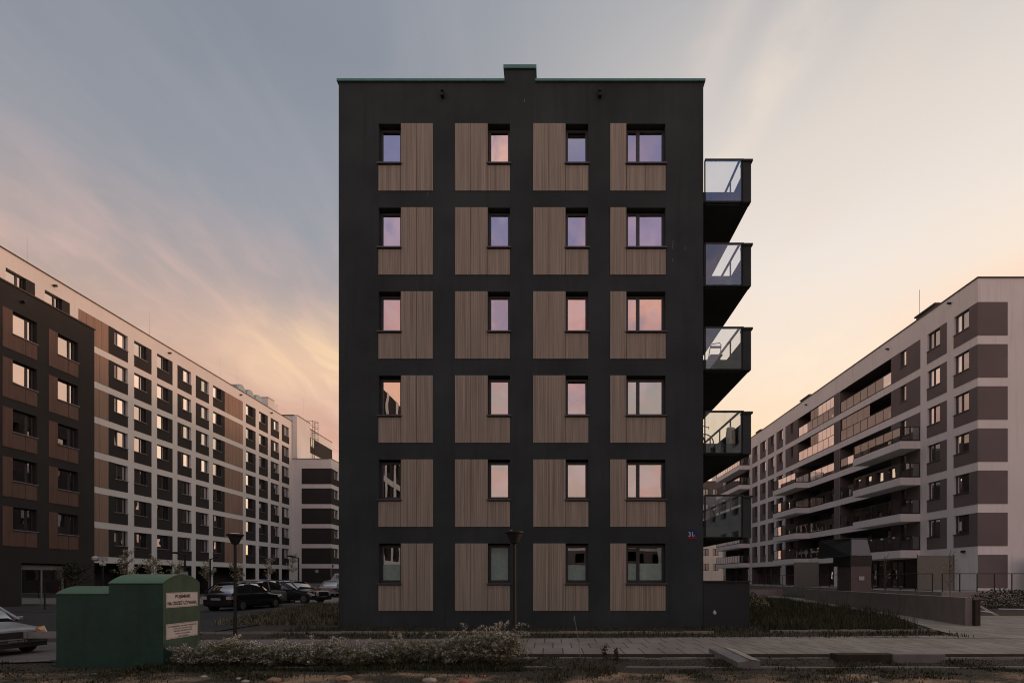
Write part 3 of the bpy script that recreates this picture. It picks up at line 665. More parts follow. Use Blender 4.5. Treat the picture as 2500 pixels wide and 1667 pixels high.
for (p0, p1, w0, w1, m_) in rc:
    for k, z in enumerate(rz):
        q = MB(); T = .02; a0 = p0
        q.box(FR, a0, p1, .003, T, z, z+.90)
        if w0 > p0+.1: q.box(FR, a0, w0-.004, .003, T, z+.90, z+2.3)
        if p1-w1 > .1: q.box(FR, w1+.004, p1, .003, T, z+.90, z+2.3)
        q.build('cladding_panel', M_mauve, rb)
        window(rb, FR, w0, w1, z+.95, z+2.3, .2, (m_,) if m_ else (), gm=M_glassR, curtain=random.choice([None, 'cloth', None]))
for k in range(7):
    z = 18.4-2.9*k; q = MB(); q.box(FG, 29.302, 31.35, .003, .02, z, z+2.3); q.build('cladding_panel', M_mauve, rb)
    if k < 6: q = MB(); q.box(FR, 50.22, 51.23, .003, .02, z, z+2.3); q.build('cladding_panel', M_mauve, rb)
# loggia fittings: dark inner wall doors, glazed screens and railings
def glass_rail(F, a0, a1, d, z, parent, n=None, mat=None, h=1.1):
    n = n or max(2, int((a1-a0)/1.0)); q = MB()
    q.box(F, a0, a1, d-.02, d+.02, z+h, z+h+.05); q.box(F, a0, a1, d-.03, d+.03, z, z+.09)
    for i in range(n+1): x = a0+(a1-a0)*i/n; q.box(F, x-.015 if i else x, x+.015 if i < n else x, d-.015, d+.015, z+.09, z+h)
    f = q.build('railing', M_metal, parent); q = MB()
    for i in range(n): x = a0+(a1-a0)*i/n; q.poly([F.p(x+.03, d, z+.09), F.p(x+(a1-a0)/n-.03, d, z+.09), F.p(x+(a1-a0)/n-.03, d, z+h), F.p(x+.03, d, z+h)])
    q.build('glass_panel', mat or M_railM, f); return f
for k, z in enumerate(rz):
    if k < 2:
        glass_rail(FR, 42.62, 50.18, -.06, z+.02, rb); glass_rail(FR, 51.27, 58.78, -.06, z+.02, rb)
        # folding glass screens above the railing
        for a0, a1 in (((51.27, 56.1),) if k == 0 else ((51.27, 56.1), (45.6, 50.18))):
            q = MB(); n = int((a1-a0)/.8)
            for i in range(n): x = a0+(a1-a0)*i/n; q.poly([FR.p(x+.02, -.12, z+1.2), FR.p(x+(a1-a0)/n-.02, -.12, z+1.2), FR.p(x+(a1-a0)/n-.02, -.12, z+2.26), FR.p(x+.02, -.12, z+2.26)])
            q.build('glazing_screen', M_railM, rb)
    else:
        glass_rail(FR, 45.45, 50.18, -.06, z+.02, rb); glass_rail(FR, 51.27, 56.15, -.06, z+.02, rb)
    # doors at the back of the loggias
    for a in (44.0, 47.6, 53.2, 57.0, 75.5, 80):
        if k < 2 and a == 57.0: continue
        q = MB(); q.box(FR, a, a+.07, -1.69, -1.62, z+.02, z+2.15); q.box(FR, a+1.43, a+1.5, -1.69, -1.62, z+.02, z+2.15); q.box(FR, a+.72, a+.80, -1.69, -1.62, z+.02, z+2.08); q.box(FR, a+.07, a+1.43, -1.69, -1.62, z+2.08, z+2.15)
        f = q.build('balcony_door', M_frame, rb); q = MB(); q.box(FR, a+.07, a+1.43, -1.68, -1.65, z+.02, z+2.08); q.build('pane', M_glassR, f)
# projecting balconies
def r_balcony(a0, a1, z, far_end=True):
    q = MB(); q.box(FR, a0, a1, .004, 1.6, z-.6, z)
    b = q.build('balcony', M_whiteR, rb)
    q = MB(); 
    Fn = Frame((0, a0+.06), (1, 0), (0, -1))
    for (F_, x0, x1, d) in ((FR, a0+.03, a1-.03, 1.52), (Fn, 27.75, 29.26, 0), (Frame((0, a1-.06), (1, 0), (0, -1)), 27.75, 29.26, 0)):
        n = max(2, int(abs(x1-x0)/1.0)); q = MB()
        q.box(F_, x0, x1, d-.02, d+.02, z+1.12, z+1.17); q.box(F_, x0, x1, d-.03, d+.03, z+.03, z+.11)
        for i in range(n+1): x = x0+(x1-x0)*i/n; q.box(F_, x-.018, x+.018, d-.018, d+.018, z, z+1.12)
        f = q.build('railing', M_metal, b)
        q = MB()
        for i in range(n): x = x0+(x1-x0)*i/n; q.poly([F_.p(x+.03, d, z+.11), F_.p(x+(x1-x0)/n-.03, d, z+.11), F_.p(x+(x1-x0)/n-.03, d, z+1.12), F_.p(x+.03, d, z+1.12)])
        q.build('glass_panel', M_railM, b)
    return b
for k in range(2, 6):
    r_balcony(39.2, 45.4, rz[k]); r_balcony(56.2, 61.9, rz[k])
for k in range(6): r_balcony(73.0, 83.4, rz[k])
r_balcony_canopy = MB(); r_balcony_canopy.box(FR, 45.4, 56.2, .004, .12, 3.3, 3.88); r_balcony_canopy.build('canopy_band', M_whiteR, rb)
# things left on the balconies: drying rack, planters and a wooden screen
q = MB(); q.box(FR, 57.0, 59.0, 1.40, 1.44, 9.82, 10.7); q.build('reed_screen', M_terra, rb)
for yy, zz in ((36.2, 16.9+5.0), (42.9, 21.65), (56.7, 21.65)):
    q = MB(); q.tube([(29.35, yy, zz), (29.05, yy, zz)], .08, 10); q.build('overflow_spout', M_metal, rb)
for (a, b_, h) in ((38.6, 40.6, .7), (57.5, 59.5, .6), (71, 72.5, .6)):
    q = MB(); q.box(W, 30.0, 31.0, a, b_, 22.3, 22.43+h); q.box(W, 29.9, 31.1, a-.1, b_+.1, 22.43+h, 22.55+h); q.build('chimney', M_roof, rb)
q = MB(); q.tube([(30.2, 40.5, 22.4), (30.2, 40.5, 25.4)], .02, 5); q.build('antenna', M_steel, rb)
for xx in (31.2, 33.2, 35.0):
    q = MB(); q.loft([[(xx+.55*math.cos(t*math.pi/6)*r, 34.9+.55*math.sin(t*math.pi/6)*r, 22.4+h) for t in range(12)] for r, h in ((1, 0), (.95, .2), (.7, .36), (.3, .45))]); q.build('smoke_dome', M_cop, rb, smooth=True)
q = MB(); q.box(FR, 34.9, 35.2, .003, .12, 3.5, 3.65); q.build('wall_lamp', M_metal, rb)
# ground floor glazing and translucent garden partitions
for a in (40.0, 43.0, 46.5, 53.0, 57.0, 60.0, 65, 69, 76, 80):
    q = MB(); q.box(FR, a, a+.08, -1.48, -1.40, .8, 3.1); q.box(FR, a+1.52, a+1.6, -1.48, -1.40, .8, 3.1); q.box(FR, a+.76, a+.84, -1.48, -1.40, .8, 3.1)
    f = q.build('patio_door', M_frame, rb); q = MB(); q.box(FR, a+.08, a+1.52, -1.47, -1.43, .8, 3.1); q.build('pane', M_glassR, f)

# end of the street
eb = thing('apartment_building', (24, 96, 0), 'grey and white block closing the street, glimpsed under the balconies', 'building')
FX = Frame((0, 95), (1, 0), (0, -1))
ops = [(30.9+1.9*i, 32.0+1.9*i, 2.2+2.9*k+.9, 2.2+2.9*k+2.2) for i in range(-3, 3) for k in range(6)]
wl = MB(); shell(wl, 12, 40, 95, 105, -.3, 20.3, 's'); wl.wall(FX, 12, 40, -.3, 13, [o for o in ops if o[3] < 13]); wl.wall(FX, 12, 40, 13, 20.3, [o for o in ops if o[2] > 13], mi=1); wl.build('wall', [M_whiteR, M_far], eb)
for o in ops: window(eb, FX, o[0], o[1], o[2], o[3], .2, ((o[0]+o[1])/2,), gm=M_glassR, sill=None)
q = MB(); q.box(FX, 12, 40, -.4, .06, 20.3, 20.4); q.build('coping', M_copd, eb)
q = MB(); q.box(W, 31.2, 32.4, 95.5, 96.7, 20.3, 21.6); q.build('chimney', M_white, eb)

# blocks behind the photographer, for window reflections and to shade the street
bb = thing('apartment_building', (-4, -48, 0), 'low brown building with an arched roof mirrored in the lower windows of the charcoal block', 'building')
FB = Frame((0, -44), (1, 0), (0, 1))
ops = [(-26+3.2*i, -24.4+3.2*i, 1.2+3*k, 2.8+3*k, {'dp': .3}) for i in range(18) for k in range(3)]
wl = MB(); shell(wl, -28, 34, -60, -44, -.3, 12.0, 'n'); wl.wall(FB, -28, 34, -.3, 12.0, ops); wl.build('wall', [M_mauve], bb)
q = MB(); q.box(FB, -28, 34, .003, .06, 3.2, 3.7); q.box(FB, -28, 34, .003, .06, 6.3, 6.7)
for i in range(9): q.box(FB, -27+6.4*i, -26.5+6.4*i, .003, .06, 0, 10.2)
q.build('white_band', M_white, bb)
for cx_ in (-14, 8, 26):
    q = MB(); q.loft([[(cx_+9*math.cos(math.pi*t/16), yy, 12.0+2.3*math.sin(math.pi*t/16)) for t in range(17)] for yy in (-58, -45)]); q.build('roof', M_roof, bb)
rbk = thing('apartment_building', (26, -20, 0), 'unseen tall pale block added behind the photographer to shade the street', 'building')
wl = MB(); FK = Frame((16, 0), (0, 1), (-1, 0))  # out of view, added to darken the street and lower facade
ops = [(-40+3*i, -38.4+3*i, 1.2+3*k, 2.8+3*k, {'dp': .3}) for i in range(12) for k in range(6)]
shell(wl, 16, 34, -42, -3, -.3, 23, 'w'); wl.wall(FK, -42, -3, -.3, 23, ops); wl.build('wall', [M_whiteR], rbk)
lbk = thing('apartment_building', (-24, -24, 0), 'tall brown and white block across the road, caught in the lower left window reflection', 'building')
wl = MB(); FK = Frame((-17.5, 0), (0, 1), (1, 0))
ops = [(-40+3*i, -38.4+3*i, 1.2+3*k, 2.8+3*k, {'dp': .3}) for i in range(9) for k in range(6)]
shell(wl, -36, -17.5, -42, -12, -.3, 21, 'e'); wl.wall(FK, -42, -12, -.3, 21, ops)
for k in range(7): wl.box(FK, -41.9, -12.1, .003, .08, .3+2.9*k, .9+2.9*k, 1)
for k in range(10): wl.box(FK, -41.6+3*k, -40.9+3*k, .09, .12, 0, 21, 1)
Fn = Frame((0, -12), (1, 0), (0, 1))
for k in range(7): wl.box(Fn, -36, -17.5, .003, .08, .2+2.9*k, .8+2.9*k, 1)
for k in range(7): wl.box(Fn, -34+2.9*k, -33.4+2.9*k, .09, .12, 0, 19, 1)
wl.build('wall', [M_brown, M_white], lbk)

# ================================================================== GROUND
def H(x, y):
    n = noise.noise(Vector((x*.5, y*.5, 0)))*.05+noise.noise(Vector((x*2.1, y*2.1, 3)))*.02
    if y < 10.95: g = -.2+n*(1 if y > 5 else .5)+.11*max(0, min(1, (y-10.3)/.45))
    elif y < 14: g = -.25
    else: g = -.03+n*.2
    sx = min(1, max(0, (-10.7-x)/1.6)); sx = sx*sx*(3-2*sx)
    sy = min(1, max(0, (y-10.3)/2.2)) * min(1, max(0, (24.5-y)/4)); sy = sy*sy*(3-2*sy)
    return g*(1-sx*sy)-.68*sx*sy
xs = [-400, -120, -60, -40, -30, -26, -22, -20] + [-18+.25*i for i in range(0, 145)] + [22, 30, 40, 60, 120, 400]
ys = [-400, -100, -30, 0, 3, 5] + [6+.2*i for i in range(0, 25)] + [10.95, 11.4, 11.9, 12.5, 13.2, 14.2, 15, 16, 17, 18, 19, 20, 21, 22, 23, 24.5, 26, 34, 50, 80, 120, 200, 600, 1500]
q = MB(); q.raw = True; nx = len(xs)
q.v = [(x, y, H(x, y)) for y in ys for x in xs]
for j in range(len(ys)-1):
    for i in range(nx-1): q.f.append((j*nx+i, j*nx+i+1, (j+1)*nx+i+1, (j+1)*nx+i)); q.m.append(0)
structure('ground', q, M_soil, smooth=False)
def sheet(name, pts, z, mat, thick=.3):
    q = MB(); q.poly([(x, y, z) for x, y in pts]); side = 1
    for i in range(len(pts)):
        a, b_ = pts[i], pts[(i+1) % len(pts)]; q.poly([(*a, z), (*b_, z), (*b_, z-thick), (*a, z-thick)], 1)
    return structure(name, q, [mat, M_kerbside if name in ('pavement', 'paved_path') else mat])
sheet('pavement', [(-1.06, 11.0), (60, 11.0), (60, 22), (16.3, 22), (20.6, 39.5), (22, 60), (24, 84), (19, 84), (18.4, 40), (16.2, 27), (15.1, 21.7), (13.6, 18.5), (12.5, 16.0), (12.0, 14.6), (8.65, 14.3), (5, 14.15), (-1.06, 13.85)], 0, M_pave)
sheet('paved_path', [(-9.6, 11.0), (-1.4, 11.0), (-1.4, 13.8), (-9.6, 13.6)], -.004, M_block)
q = MB(); q.box(W, -1.40, -1.06, 11.0, 13.85, -.3, .012); structure('kerb_strip', q, M_conc2)
q = MB(); q.raw = True; lx = [-60, -40, -30, -26, -22, -20, -18, -16, -14, -13, -12.3, -12, -11.7, -11.4, -11.1, -10.8]; ly = [10.6, 10.95, 11.4, 11.9, 12.5, 13.2, 14.2, 15, 16, 17, 18, 19, 20, 21, 22, 23, 24.4]
q.v = [(x, y, H(x, y)+.03) for y in ly for x in lx]
for j in range(len(ly)-1):
    for i in range(len(lx)-1): a = j*len(lx)+i; q.f.append((a, a+1, a+1+len(lx), a+len(lx))); q.m.append(1 if ly[j] >= 18 else 0)
structure('parking_lot', q, [M_lot, M_asph])
sheet('road', [(-60, 24.6), (-14.2, 24.6), (-15, 30.5), (-60, 30.5)], .0, M_asph, .15)
sheet('far_pavement', [(-37, 31.5), (-7.6, 31.5), (-7.6, 40), (-37, 42)], .03, M_pave, .15)
sheet('far_road', [(-37, 42.2), (-7.6, 40.2), (-7.6, 90), (-32, 90)], -.01, M_asph, .15)
sheet('terrace', [(24.2, 30.6), (60, 30.6), (60, 33.9), (29.3, 33.9), (29.3, 84), (24.2, 84)], .82, M_kerb, 1.1)
# kerbs and edgings
for (pts, z, w, nm) in (([(-7.6, 10.33), (14, 10.28), (30, 10.2)], -.165, .05, 'edging'), ([(-20, 15.1), (5, 15.2)], .045, .06, 'edging'), ([(6.9, 15.6), (12.3, 15.75)], .045, .06, 'edging'), ([(-1.05, 10.90), (9.0, 10.95), (30, 10.95)], -.07, .05, 'edging')):
    for i in range(len(pts)-1):
        q = MB(); (ax_, ay), (bx_, by) = pts[i], pts[i+1]
        n_ = 26
        for k in range(n_):
            if random.random() < .12 and nm == 'edging' and ay < 10.5: continue
            x0, y0 = ax_+(bx_-ax_)*k/n_, ay+(by-ay)*k/n_; x1, y1 = ax_+(bx_-ax_)*(k+.985)/n_, ay+(by-ay)*(k+.985)/n_
            dz_ = random.uniform(-.012, .008)
            q.loft([[(x0, y0, z-.2), (x0, y0+w, z-.2), (x0, y0+w, z+dz_), (x0, y0, z+dz_)], [(x1, y1, z-.2), (x1, y1+w, z-.2), (x1, y1+w, z+dz_), (x1, y1, z+dz_)]])
        structure(nm, q, M_kerb)
q = MB(); q.loft([[(8.65, 14.10, -.02), (8.65, 14.16, -.02), (8.65, 14.16, .006), (8.65, 14.10, .006)], [(30, 11.6+.4, -.02), (30, 12.06, -.02), (30, 12.06, .006), (30, 12.0, .006)]]); structure('drain_channel', q, M_roof)

# board-marked concrete wall
cw = thing('retaining_wall', (17.5, 28, 0), 'low board-marked concrete wall running back along the path on the right', 'wall')
p0, p1 = Vector((14.76, 17.6)), Vector((20.2, 39.5)); n_ = 9; perp = Vector((p1.y-p0.y, -(p1.x-p0.x))).normalized()*.22
for i in range(n_):
    a, b_ = p0+(p1-p0)*(i/n_), p0+(p1-p0)*((i+1)/n_)-(p1-p0).normalized()*.02
    za, zb2 = 1.0-.19*i/n_, 1.0-.19*(i+1)/n_
    q = MB(); q.loft([[(a.x, a.y, -.2), (a.x+perp.x, a.y+perp.y, -.2), (a.x+perp.x, a.y+perp.y, za), (a.x, a.y, za)], [(b_.x, b_.y, -.2), (b_.x+perp.x, b_.y+perp.y, -.2), (b_.x+perp.x, b_.y+perp.y, zb2), (b_.x, b_.y, zb2)]])
    q.build('wall_section', M_conc, cw, bevel=.01)
q = MB(); q.box(W, 15.0, 15.18, 17.45, 17.62, 0, .92); q.build('end_post', M_stake, cw)
# second low wall further back
tag((lambda q: (q.box(W, 18.4, 21.5, 46, 46.3, -.1, .62), q.build('low_wall', M_conc))[1])(MB()), 'short concrete wall far back beside the path, beyond the long one', 'wall')

# loose concrete blocks in the foreground
def blk(x0, x1, y0, y1, z0, z1, mat, label, slope=0):
    q = MB(); q.loft([[(x0, y0, z0), (x0+slope, y1, z0), (x0+slope, y1, z1), (x0, y0, z1-abs(slope)*.05)], [(x1, y0, z0), (x1+slope, y1, z0), (x1+slope, y1, z1), (x1, y0, z1-abs(slope)*.05)]])
    return tag(q.build('concrete_block', mat, bevel=.012), label, 'block')
blk(6.13, 7.30, 10.62, 10.88, -.3, .05, M_stake, 'dark stained kerb block lying against the pavement edge, left of the pale one')
blk(7.34, 8.47, 10.60, 10.86, -.3, .06, M_conc2, 'pale rough concrete kerb block against the pavement edge')
sb = thing('concrete_block', (4.2, 10.6, -.2), 'wedge of concrete gutter stone with a light strip lying in the dirt', 'block')
q = MB(); q.loft([[(3.86, 10.25, -.28), (4.32, 10.25, -.28), (4.32, 10.25, -.04), (4.18, 10.25, -.01), (3.86, 10.25, -.06)], [(3.55, 11.2, -.28), (4.15, 11.2, -.28), (4.15, 11.2, .06), (3.95, 11.2, .10), (3.55, 11.2, .10)]]); q.build('stone', M_conc2, sb)
q = MB(); q.loft([[(4.10, 10.245, -.004), (4.32, 10.245, -.034), (4.32, 10.245, -.02), (4.10, 10.245, .01)], [(3.90, 11.21, .105), (4.15, 11.21, .065), (4.15, 11.21, .08), (3.90, 11.21, .12)]]); q.build('edge_strip', M_kerb, sb)

# ================================================================== CLOTHES CONTAINERS
def container(x0, x1, y0, y1, zb, ze, rise, label):
    c = thing('clothes_container', ((x0+x1)/2, (y0+y1)/2, zb), label, 'container', 'green steel clothes containers')
    q = MB(); n = 14
    def ring(x): return [(x, y0, zb), (x, y1, zb)]+[(x, y1+(y0-y1)*i/n, ze+rise*(1-abs(2*i/n-1)**2.0)) for i in range(n+1)]
    q.loft([ring(x0), ring(x1)]); b = q.build('body', M_green, c)
    q = MB()
    def arc(x, e): return [(x, y0-.012+(y1-y0+.024)*i/n, ze+e+rise*(1-abs(2*i/n-1)**2.0)) for i in range(n+1)]
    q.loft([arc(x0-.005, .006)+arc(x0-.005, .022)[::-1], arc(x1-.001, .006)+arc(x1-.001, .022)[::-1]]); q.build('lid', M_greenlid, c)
    return c
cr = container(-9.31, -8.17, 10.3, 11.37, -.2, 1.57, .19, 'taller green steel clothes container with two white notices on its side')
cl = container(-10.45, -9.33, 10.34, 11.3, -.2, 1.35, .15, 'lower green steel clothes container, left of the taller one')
FS = Frame((-8.17, 0), (0, 1), (1, 0))
for (z0, z1) in ((1.063, 1.384), (.395, .716)):
    q = MB(); q.box(FS, 10.37, 11.30, .002, .008, z0, z1); s = q.build('notice', M_sign, cr)
    q = MB()
    for (a, b_, c_, d_) in ((10.385, 11.285, z0+.012, z0+.018), (10.385, 11.285, z1-.018, z1-.012), (10.385, 10.391, z0+.018, z1-.018), (11.279, 11.285, z0+.018, z1-.018)): q.box(FS, a, b_, .0085, .0095, c_, d_)
    q.build('border', M_ink, s)
    if z0 > 1:
        text('lettering', 'POJEMNIK', FS, 10.62, 1.238, .012, .45, .10, M_ink, s, .03)
        text('lettering', 'NA ODZIEŻ UŻYWANĄ', FS, 10.41, 1.09, .012, .85, .13, M_ink, s, .03)
    else:
        for i, (t_, a, w_, h_) in enumerate((('DO POJEMNIKA PROSIMY WKŁADAĆ:', 10.42, .83, .055), ('WSZELKIEGO RODZAJU ODZIEŻ', 10.56, .56, .04), ('- BIELIZNĘ, RĘCZNIKI, PASKI,', 10.56, .56, .042), ('KOŁDRY, KOCE, POŚCIEL,', 10.62, .44, .042), ('- BUTY I ZABAWKI', 10.69, .30, .034))):
            text('lettering', t_, FS, a, .716-.085-i*.056+(.01 if i else 0), .012, w_, h_*.9, M_ink, s, .02)

# ================================================================== CARS
def car(name, loc, rz, paint, label, group, L_=4.3, Wd=1.7, Hh=1.42, belt=.92, rear_round=False, dims=None, plate='front', ptxt=None, cat='car'):
    """local x forward, y left; built about the origin, then moved"""
    c = bpy.data.objects.new(name, None); col.objects.link(c); ORG[c.name] = (0, 0, 0); tag(c, label, cat, group)
    h = Wd/2; l = L_/2
    # lower body stations: x, half width, bottom z, bonnet/belt z
    st_ = [(l, h*.86, .28, .68), (l-.03, h*.95, .24, .75), (l-.16, h*.98, .20, .80), (l-.5, h*.98, .20, .85), (l-1.15, h, .20, .92), (l-1.5, h, .20, belt+.02), (-l+1.0, h, .20, belt+.04), (-l+.35, h*.97, .22, belt+.04), (-l+.06, h*.93, .26, belt-.02), (-l, h*.88, .30, belt-.10)]
    def ring(x, w, zb, zt): return [(x, -w*.9, zb), (x, -w, zb+.10), (x, -w, zt-.22), (x, -w*.96, zt-.06), (x, -w*.80, zt), (x, -w*.3, zt+.03), (x, w*.3, zt+.03), (x, w*.80, zt), (x, w*.96, zt-.06), (x, w, zt-.22), (x, w, zb+.10), (x, w*.9, zb)]
    q = MB(); q.loft([ring(*s) for s in st_]); body = q.build('body', paint, c, subsurf=2)
    # greenhouse
    f0, f1, r1, r0 = l-1.25, l-1.95, -l+.75 if rear_round else -l+1.2, -l+.2 if rear_round else -l+.55
    def gr(x, w, z): return [(x, -w, belt-.02), (x, -w*.98, belt+.04), (x, -w*.82, z-.05), (x, -w*.7, z), (x, w*.7, z), (x, w*.82, z-.05), (x, w*.98, belt+.04), (x, w, belt-.02)]
    q = MB(); q.loft([gr(f0, h*.92, belt+.06), gr((f0+f1)/2, h*.93, (belt+Hh)/2+.08), gr(f1, h*.93, Hh-.03), gr((f1+r1)/2, h*.93, Hh), gr(r1, h*.92, Hh-.05), gr((r0+r1)/2, h*.9, (belt+Hh)/2+.05), gr(r0, h*.88, belt+.06)])
    q.build('window_glass', M_carglass, c, smooth=True)
    q = MB()
    q.loft([[(x, -h*.72*k, z), (x, -h*.45*k, z+.03), (x, h*.45*k, z+.03), (x, h*.72*k, z), (x, h*.6*k, z-.05), (x, -h*.6*k, z-.05)] for x, k, z in ((f1+.05, .95, Hh-.02), (f1-.3, 1, Hh+.012), (r1+.3, 1, Hh), (r1-.05, .95, Hh-.04))])
    for s_ in (-1, 1):
        for (xa, za, xb, zb3) in ((f0, belt+.04, f1, Hh-.02), (r0, belt+.04, r1, Hh-.04), ((f1+r1)/2, belt, (f1+r1)/2, Hh-.03)):
            q.tube([(xa, s_*h*.93, za), (xb, s_*h*.74, zb3)], .035, 6)
    q.build('roof', paint, c)
    for s_ in (-1, 1):
        for x in (l-.82, -l+.78):
            q = MB(); q.tube([(x, s_*(h-.2), .31), (x, s_*(h+.0), .31)], .31, 20); w = q.build('wheel', M_rub, c)
            q = MB(); q.tube([(x, s_*(h-.02), .31), (x, s_*(h+.012), .31)], .20, 14); q.build('rim', M_steel, w)
        q = MB(); q.loft([[(l-.16, s_*h*.60, .49), (l-.36, s_*h*.99, .50), (l-.62, s_*h*1.0, .68), (l-.46, s_*h*.9, .80), (l-.14, s_*h*.60, .76)], [(l+.05, s_*h*.60, .51), (l-.06, s_*h*1.02, .52), (l-.48, s_*h*1.07, .70), (l-.24, s_*h*1.0, .82), (l+.03, s_*h*.60, .78)]])
        q.build('headlight', [M_lampW if paint is M_blackp else M_amber], c, smooth=False)
        q = MB(); q.box(W, -l-.02, -l+.16, min(s_*h*.62, s_*h*.95), max(s_*h*.62, s_*h*.95), belt-.30, belt-.14); q.build('tail_light', M_red if paint is not M_blackp else M_lampW, c)
        q = MB(); q.loft([[(f0-.30, s_*(h*.93), belt+.02), (f0-.30, s_*(h+.2), belt+.0), (f0-.30, s_*(h+.2), belt+.14), (f0-.30, s_*(h*.95), belt+.12)], [(f0-.18, s_*(h*.95), belt+.03), (f0-.20, s_*(h+.17), belt+.02), (f0-.20, s_*(h+.17), belt+.12), (f0-.18, s_*(h*.97), belt+.1)]]); q.build('mirror', paint, c, bevel=.02)
    q = MB(); q.loft([[(l+.0, y, z) for y, z in ((-h*.56, .50), (h*.56, .50), (h*.58, .70), (-h*.58, .70))], [(l+.035, y, z) for y, z in ((-h*.54, .51), (h*.54, .51), (h*.56, .69), (-h*.56, .69))]]); q.build('grille', M_metal, c)
    q = MB(); q.loft([[(x, -w, z) , (x+.05, -w, z-.1), (x+.05, w, z-.1), (x, w, z)] for x, w, z in ((l-.04, h*.86, .46), (l+.06, h*.80, .46))]); q.box(W, l-.10, l+.05, -h*.88, h*.88, .22, .47); q.loft([[(l-.55, -h*1.02, .24), (l-.55, -h*1.02, .54), (l-.02, -h*.92, .52), (l-.02, -h*.92, .24)], [(l-.55, h*1.02, .24), (l-.55, h*1.02, .54), (l-.02, h*.92, .52), (l-.02, h*.92, .24)]]); q.build('bumper', M_metal, c)
    q = MB(); q.tube([(l-.30, -h*1.0, .475), (l-.05, -h*.86, .475), (l+.07, -h*.6, .475), (l+.09, 0, .475), (l+.07, h*.6, .475), (l-.05, h*.86, .475), (l-.30, h*1.0, .475)], .014, 6); q.build('bumper_trim', M_steel, c)
    xf = l+.075; FP = Frame((xf, 0), (0, 1), (1, 0)); FQ = Frame((-l-.06, 0), (0, -1), (-1, 0))
    q = MB(); q.box(FP, -.26, .26, 0, .012, .36, .46); pf = q.build('licence_plate', M_metal if ptxt else M_plate, c)
    if ptxt: text('lettering', ptxt, FP, -.24, .375, .015, .48, .07, M_plate, pf, .01)
    q = MB(); q.box(FQ, -.26, .26, 0, .012, .62, .73); q.build('licence_plate', M_plate, c)
    c.location = loc; c.rotation_euler = (0, 0, rz); return c
car('parked_car', (-18.45, 15.45, -.65), R(-13), M_silver, 'old silver car with an amber headlight at the bottom left corner', 'parked cars', ptxt='WGR 60U6', Hh=1.45, belt=.96)
car('parked_car', (-17.0, 27.2, -.06), R(86), M_blackp, 'black hatchback seen from behind beside the green containers', 'parked cars', rear_round=True, Hh=1.50, belt=.95)
car('parked_car', (-18.4, 31.5, -.06), R(80), M_silver, 'grey estate car with pale windows, its roof above the black hatchback', 'parked cars', rear_round=True, Hh=1.62, belt=1.0)
car('parked_car', (-17.3, 33.0, .03), R(-12), M_blackp, 'dark saloon car with a bright roof line, right of the hatchback', 'parked cars', Hh=1.40, belt=.9)
car('parked_car', (-24.6, 46.0, -.01), R(10), M_blackp, 'dark car in the far lot, left of the black lamp post with its arm', 'parked cars', Hh=1.5)
car('parked_car', (-20.6, 46.5, -.01), R(95), M_silver, 'small silver car in the far lot nearest the charcoal block', 'parked cars', Hh=1.45)
# white van with a blue marking
vn = thing('delivery_van', (-20.6, 50, 0), 'white van with a blue mark on its roof box beside the charcoal block', 'van')
q = MB(); q.loft([[(-22.6, y, z) for y, z in ((50, .4), (51.9, .4), (51.9, 1.5), (50, 1.5))], [(-22.2, y, z) for y, z in ((50, .3), (51.9, .3), (51.9, 2.15), (50, 2.15))], [(-18, y, z) for y, z in ((50, .3), (51.9, .3), (51.9, 2.15), (50, 2.15))]]); q.build('body', M_whitep, vn, bevel=.06)
FV = Frame((0, 50), (1, 0), (0, -1)); q = MB(); q.tube([(-21.6+.22*math.cos(t*math.pi/8), 49.98, 1.85+.16*math.sin(t*math.pi/8)) for t in range(17)], .045, 6); q.box(FV, -22.05, -21.97, .0, .02, 1.65, 2.0); q.box(FV, -21.92, -21.86, .0, .02, 1.65, 2.0); q.build('blue_mark', plain('teal_ink', (.05, .3, .42)), vn)
for xx in (-21.6, -18.8): q = MB(); q.tube([(xx, 49.95, .33), (xx, 50.2, .33)], .33, 18); q.build('wheel', M_rub, vn)

# ================================================================== STREET FURNITURE
def disc_lamp(x, y, ht, label):
    t = thing('street_lamp', (x, y, 0), label, 'street lamp', 'disc-headed lamps')
    q = MB(); q.tube([(x, y, -.1), (x, y, 1.0), (x, y, ht-.28)], .05, 12, r2=.04); q.build('pole', M_metal, t)
    q = MB(); q.loft([[(x+r*math.cos(a*math.pi/10), y+r*math.sin(a*math.pi/10), ht+z) for a in range(20)] for r, z in ((.06, -.30), (.10, -.28), (.19, -.06), (.235, -.03), (.235, .0), (.20, .02))]); q.build('lamp_head', M_metal, t, smooth=False)
    q = MB(); q.loft([[(x+r*math.cos(a*math.pi/10), y+r*math.sin(a*math.pi/10), ht+z) for a in range(20)] for r, z in ((.17, .022), (.10, .045))]); q.build('lens', M_glassR, t)
    return t
disc_lamp(-9.7, 15.0, 3.02, 'black disc-headed lamp post right of the green containers')
disc_lamp(-.97, 12.4, 2.86, 'black disc-headed lamp post in front of the charcoal block')
def arm_lamp(x, y, ht, arm, label, box=False):
    t = thing('street_lamp', (x, y, 0), label, 'street lamp', 'lamps with an arm along the far road')
    q = MB(); q.tube([(x, y, -.1), (x, y, ht)], .075, 10, r2=.06); q.build('pole', M_metal, t)
    q = MB(); q.tube([(x, y, ht-.05), (x+arm*.4, y, ht+.06), (x+arm, y, ht+.12)], .05, 8, r2=.03); q.box(W, min(x+arm*.55, x+arm), max(x+arm*.55, x+arm), y-.14, y+.14, ht+.10, ht+.19); q.build('arm', M_metal, t)
    if box: q = MB(); q.box(W, x-.28, x+.28, y-.12, y-.08, ht-1.75, ht-1.2); q.build('sign_plate', M_sign, t)
    return t
arm_lamp(-26.2, 35, 3.35, -.9, 'arm lamp with a white plate above the taller green container', True)
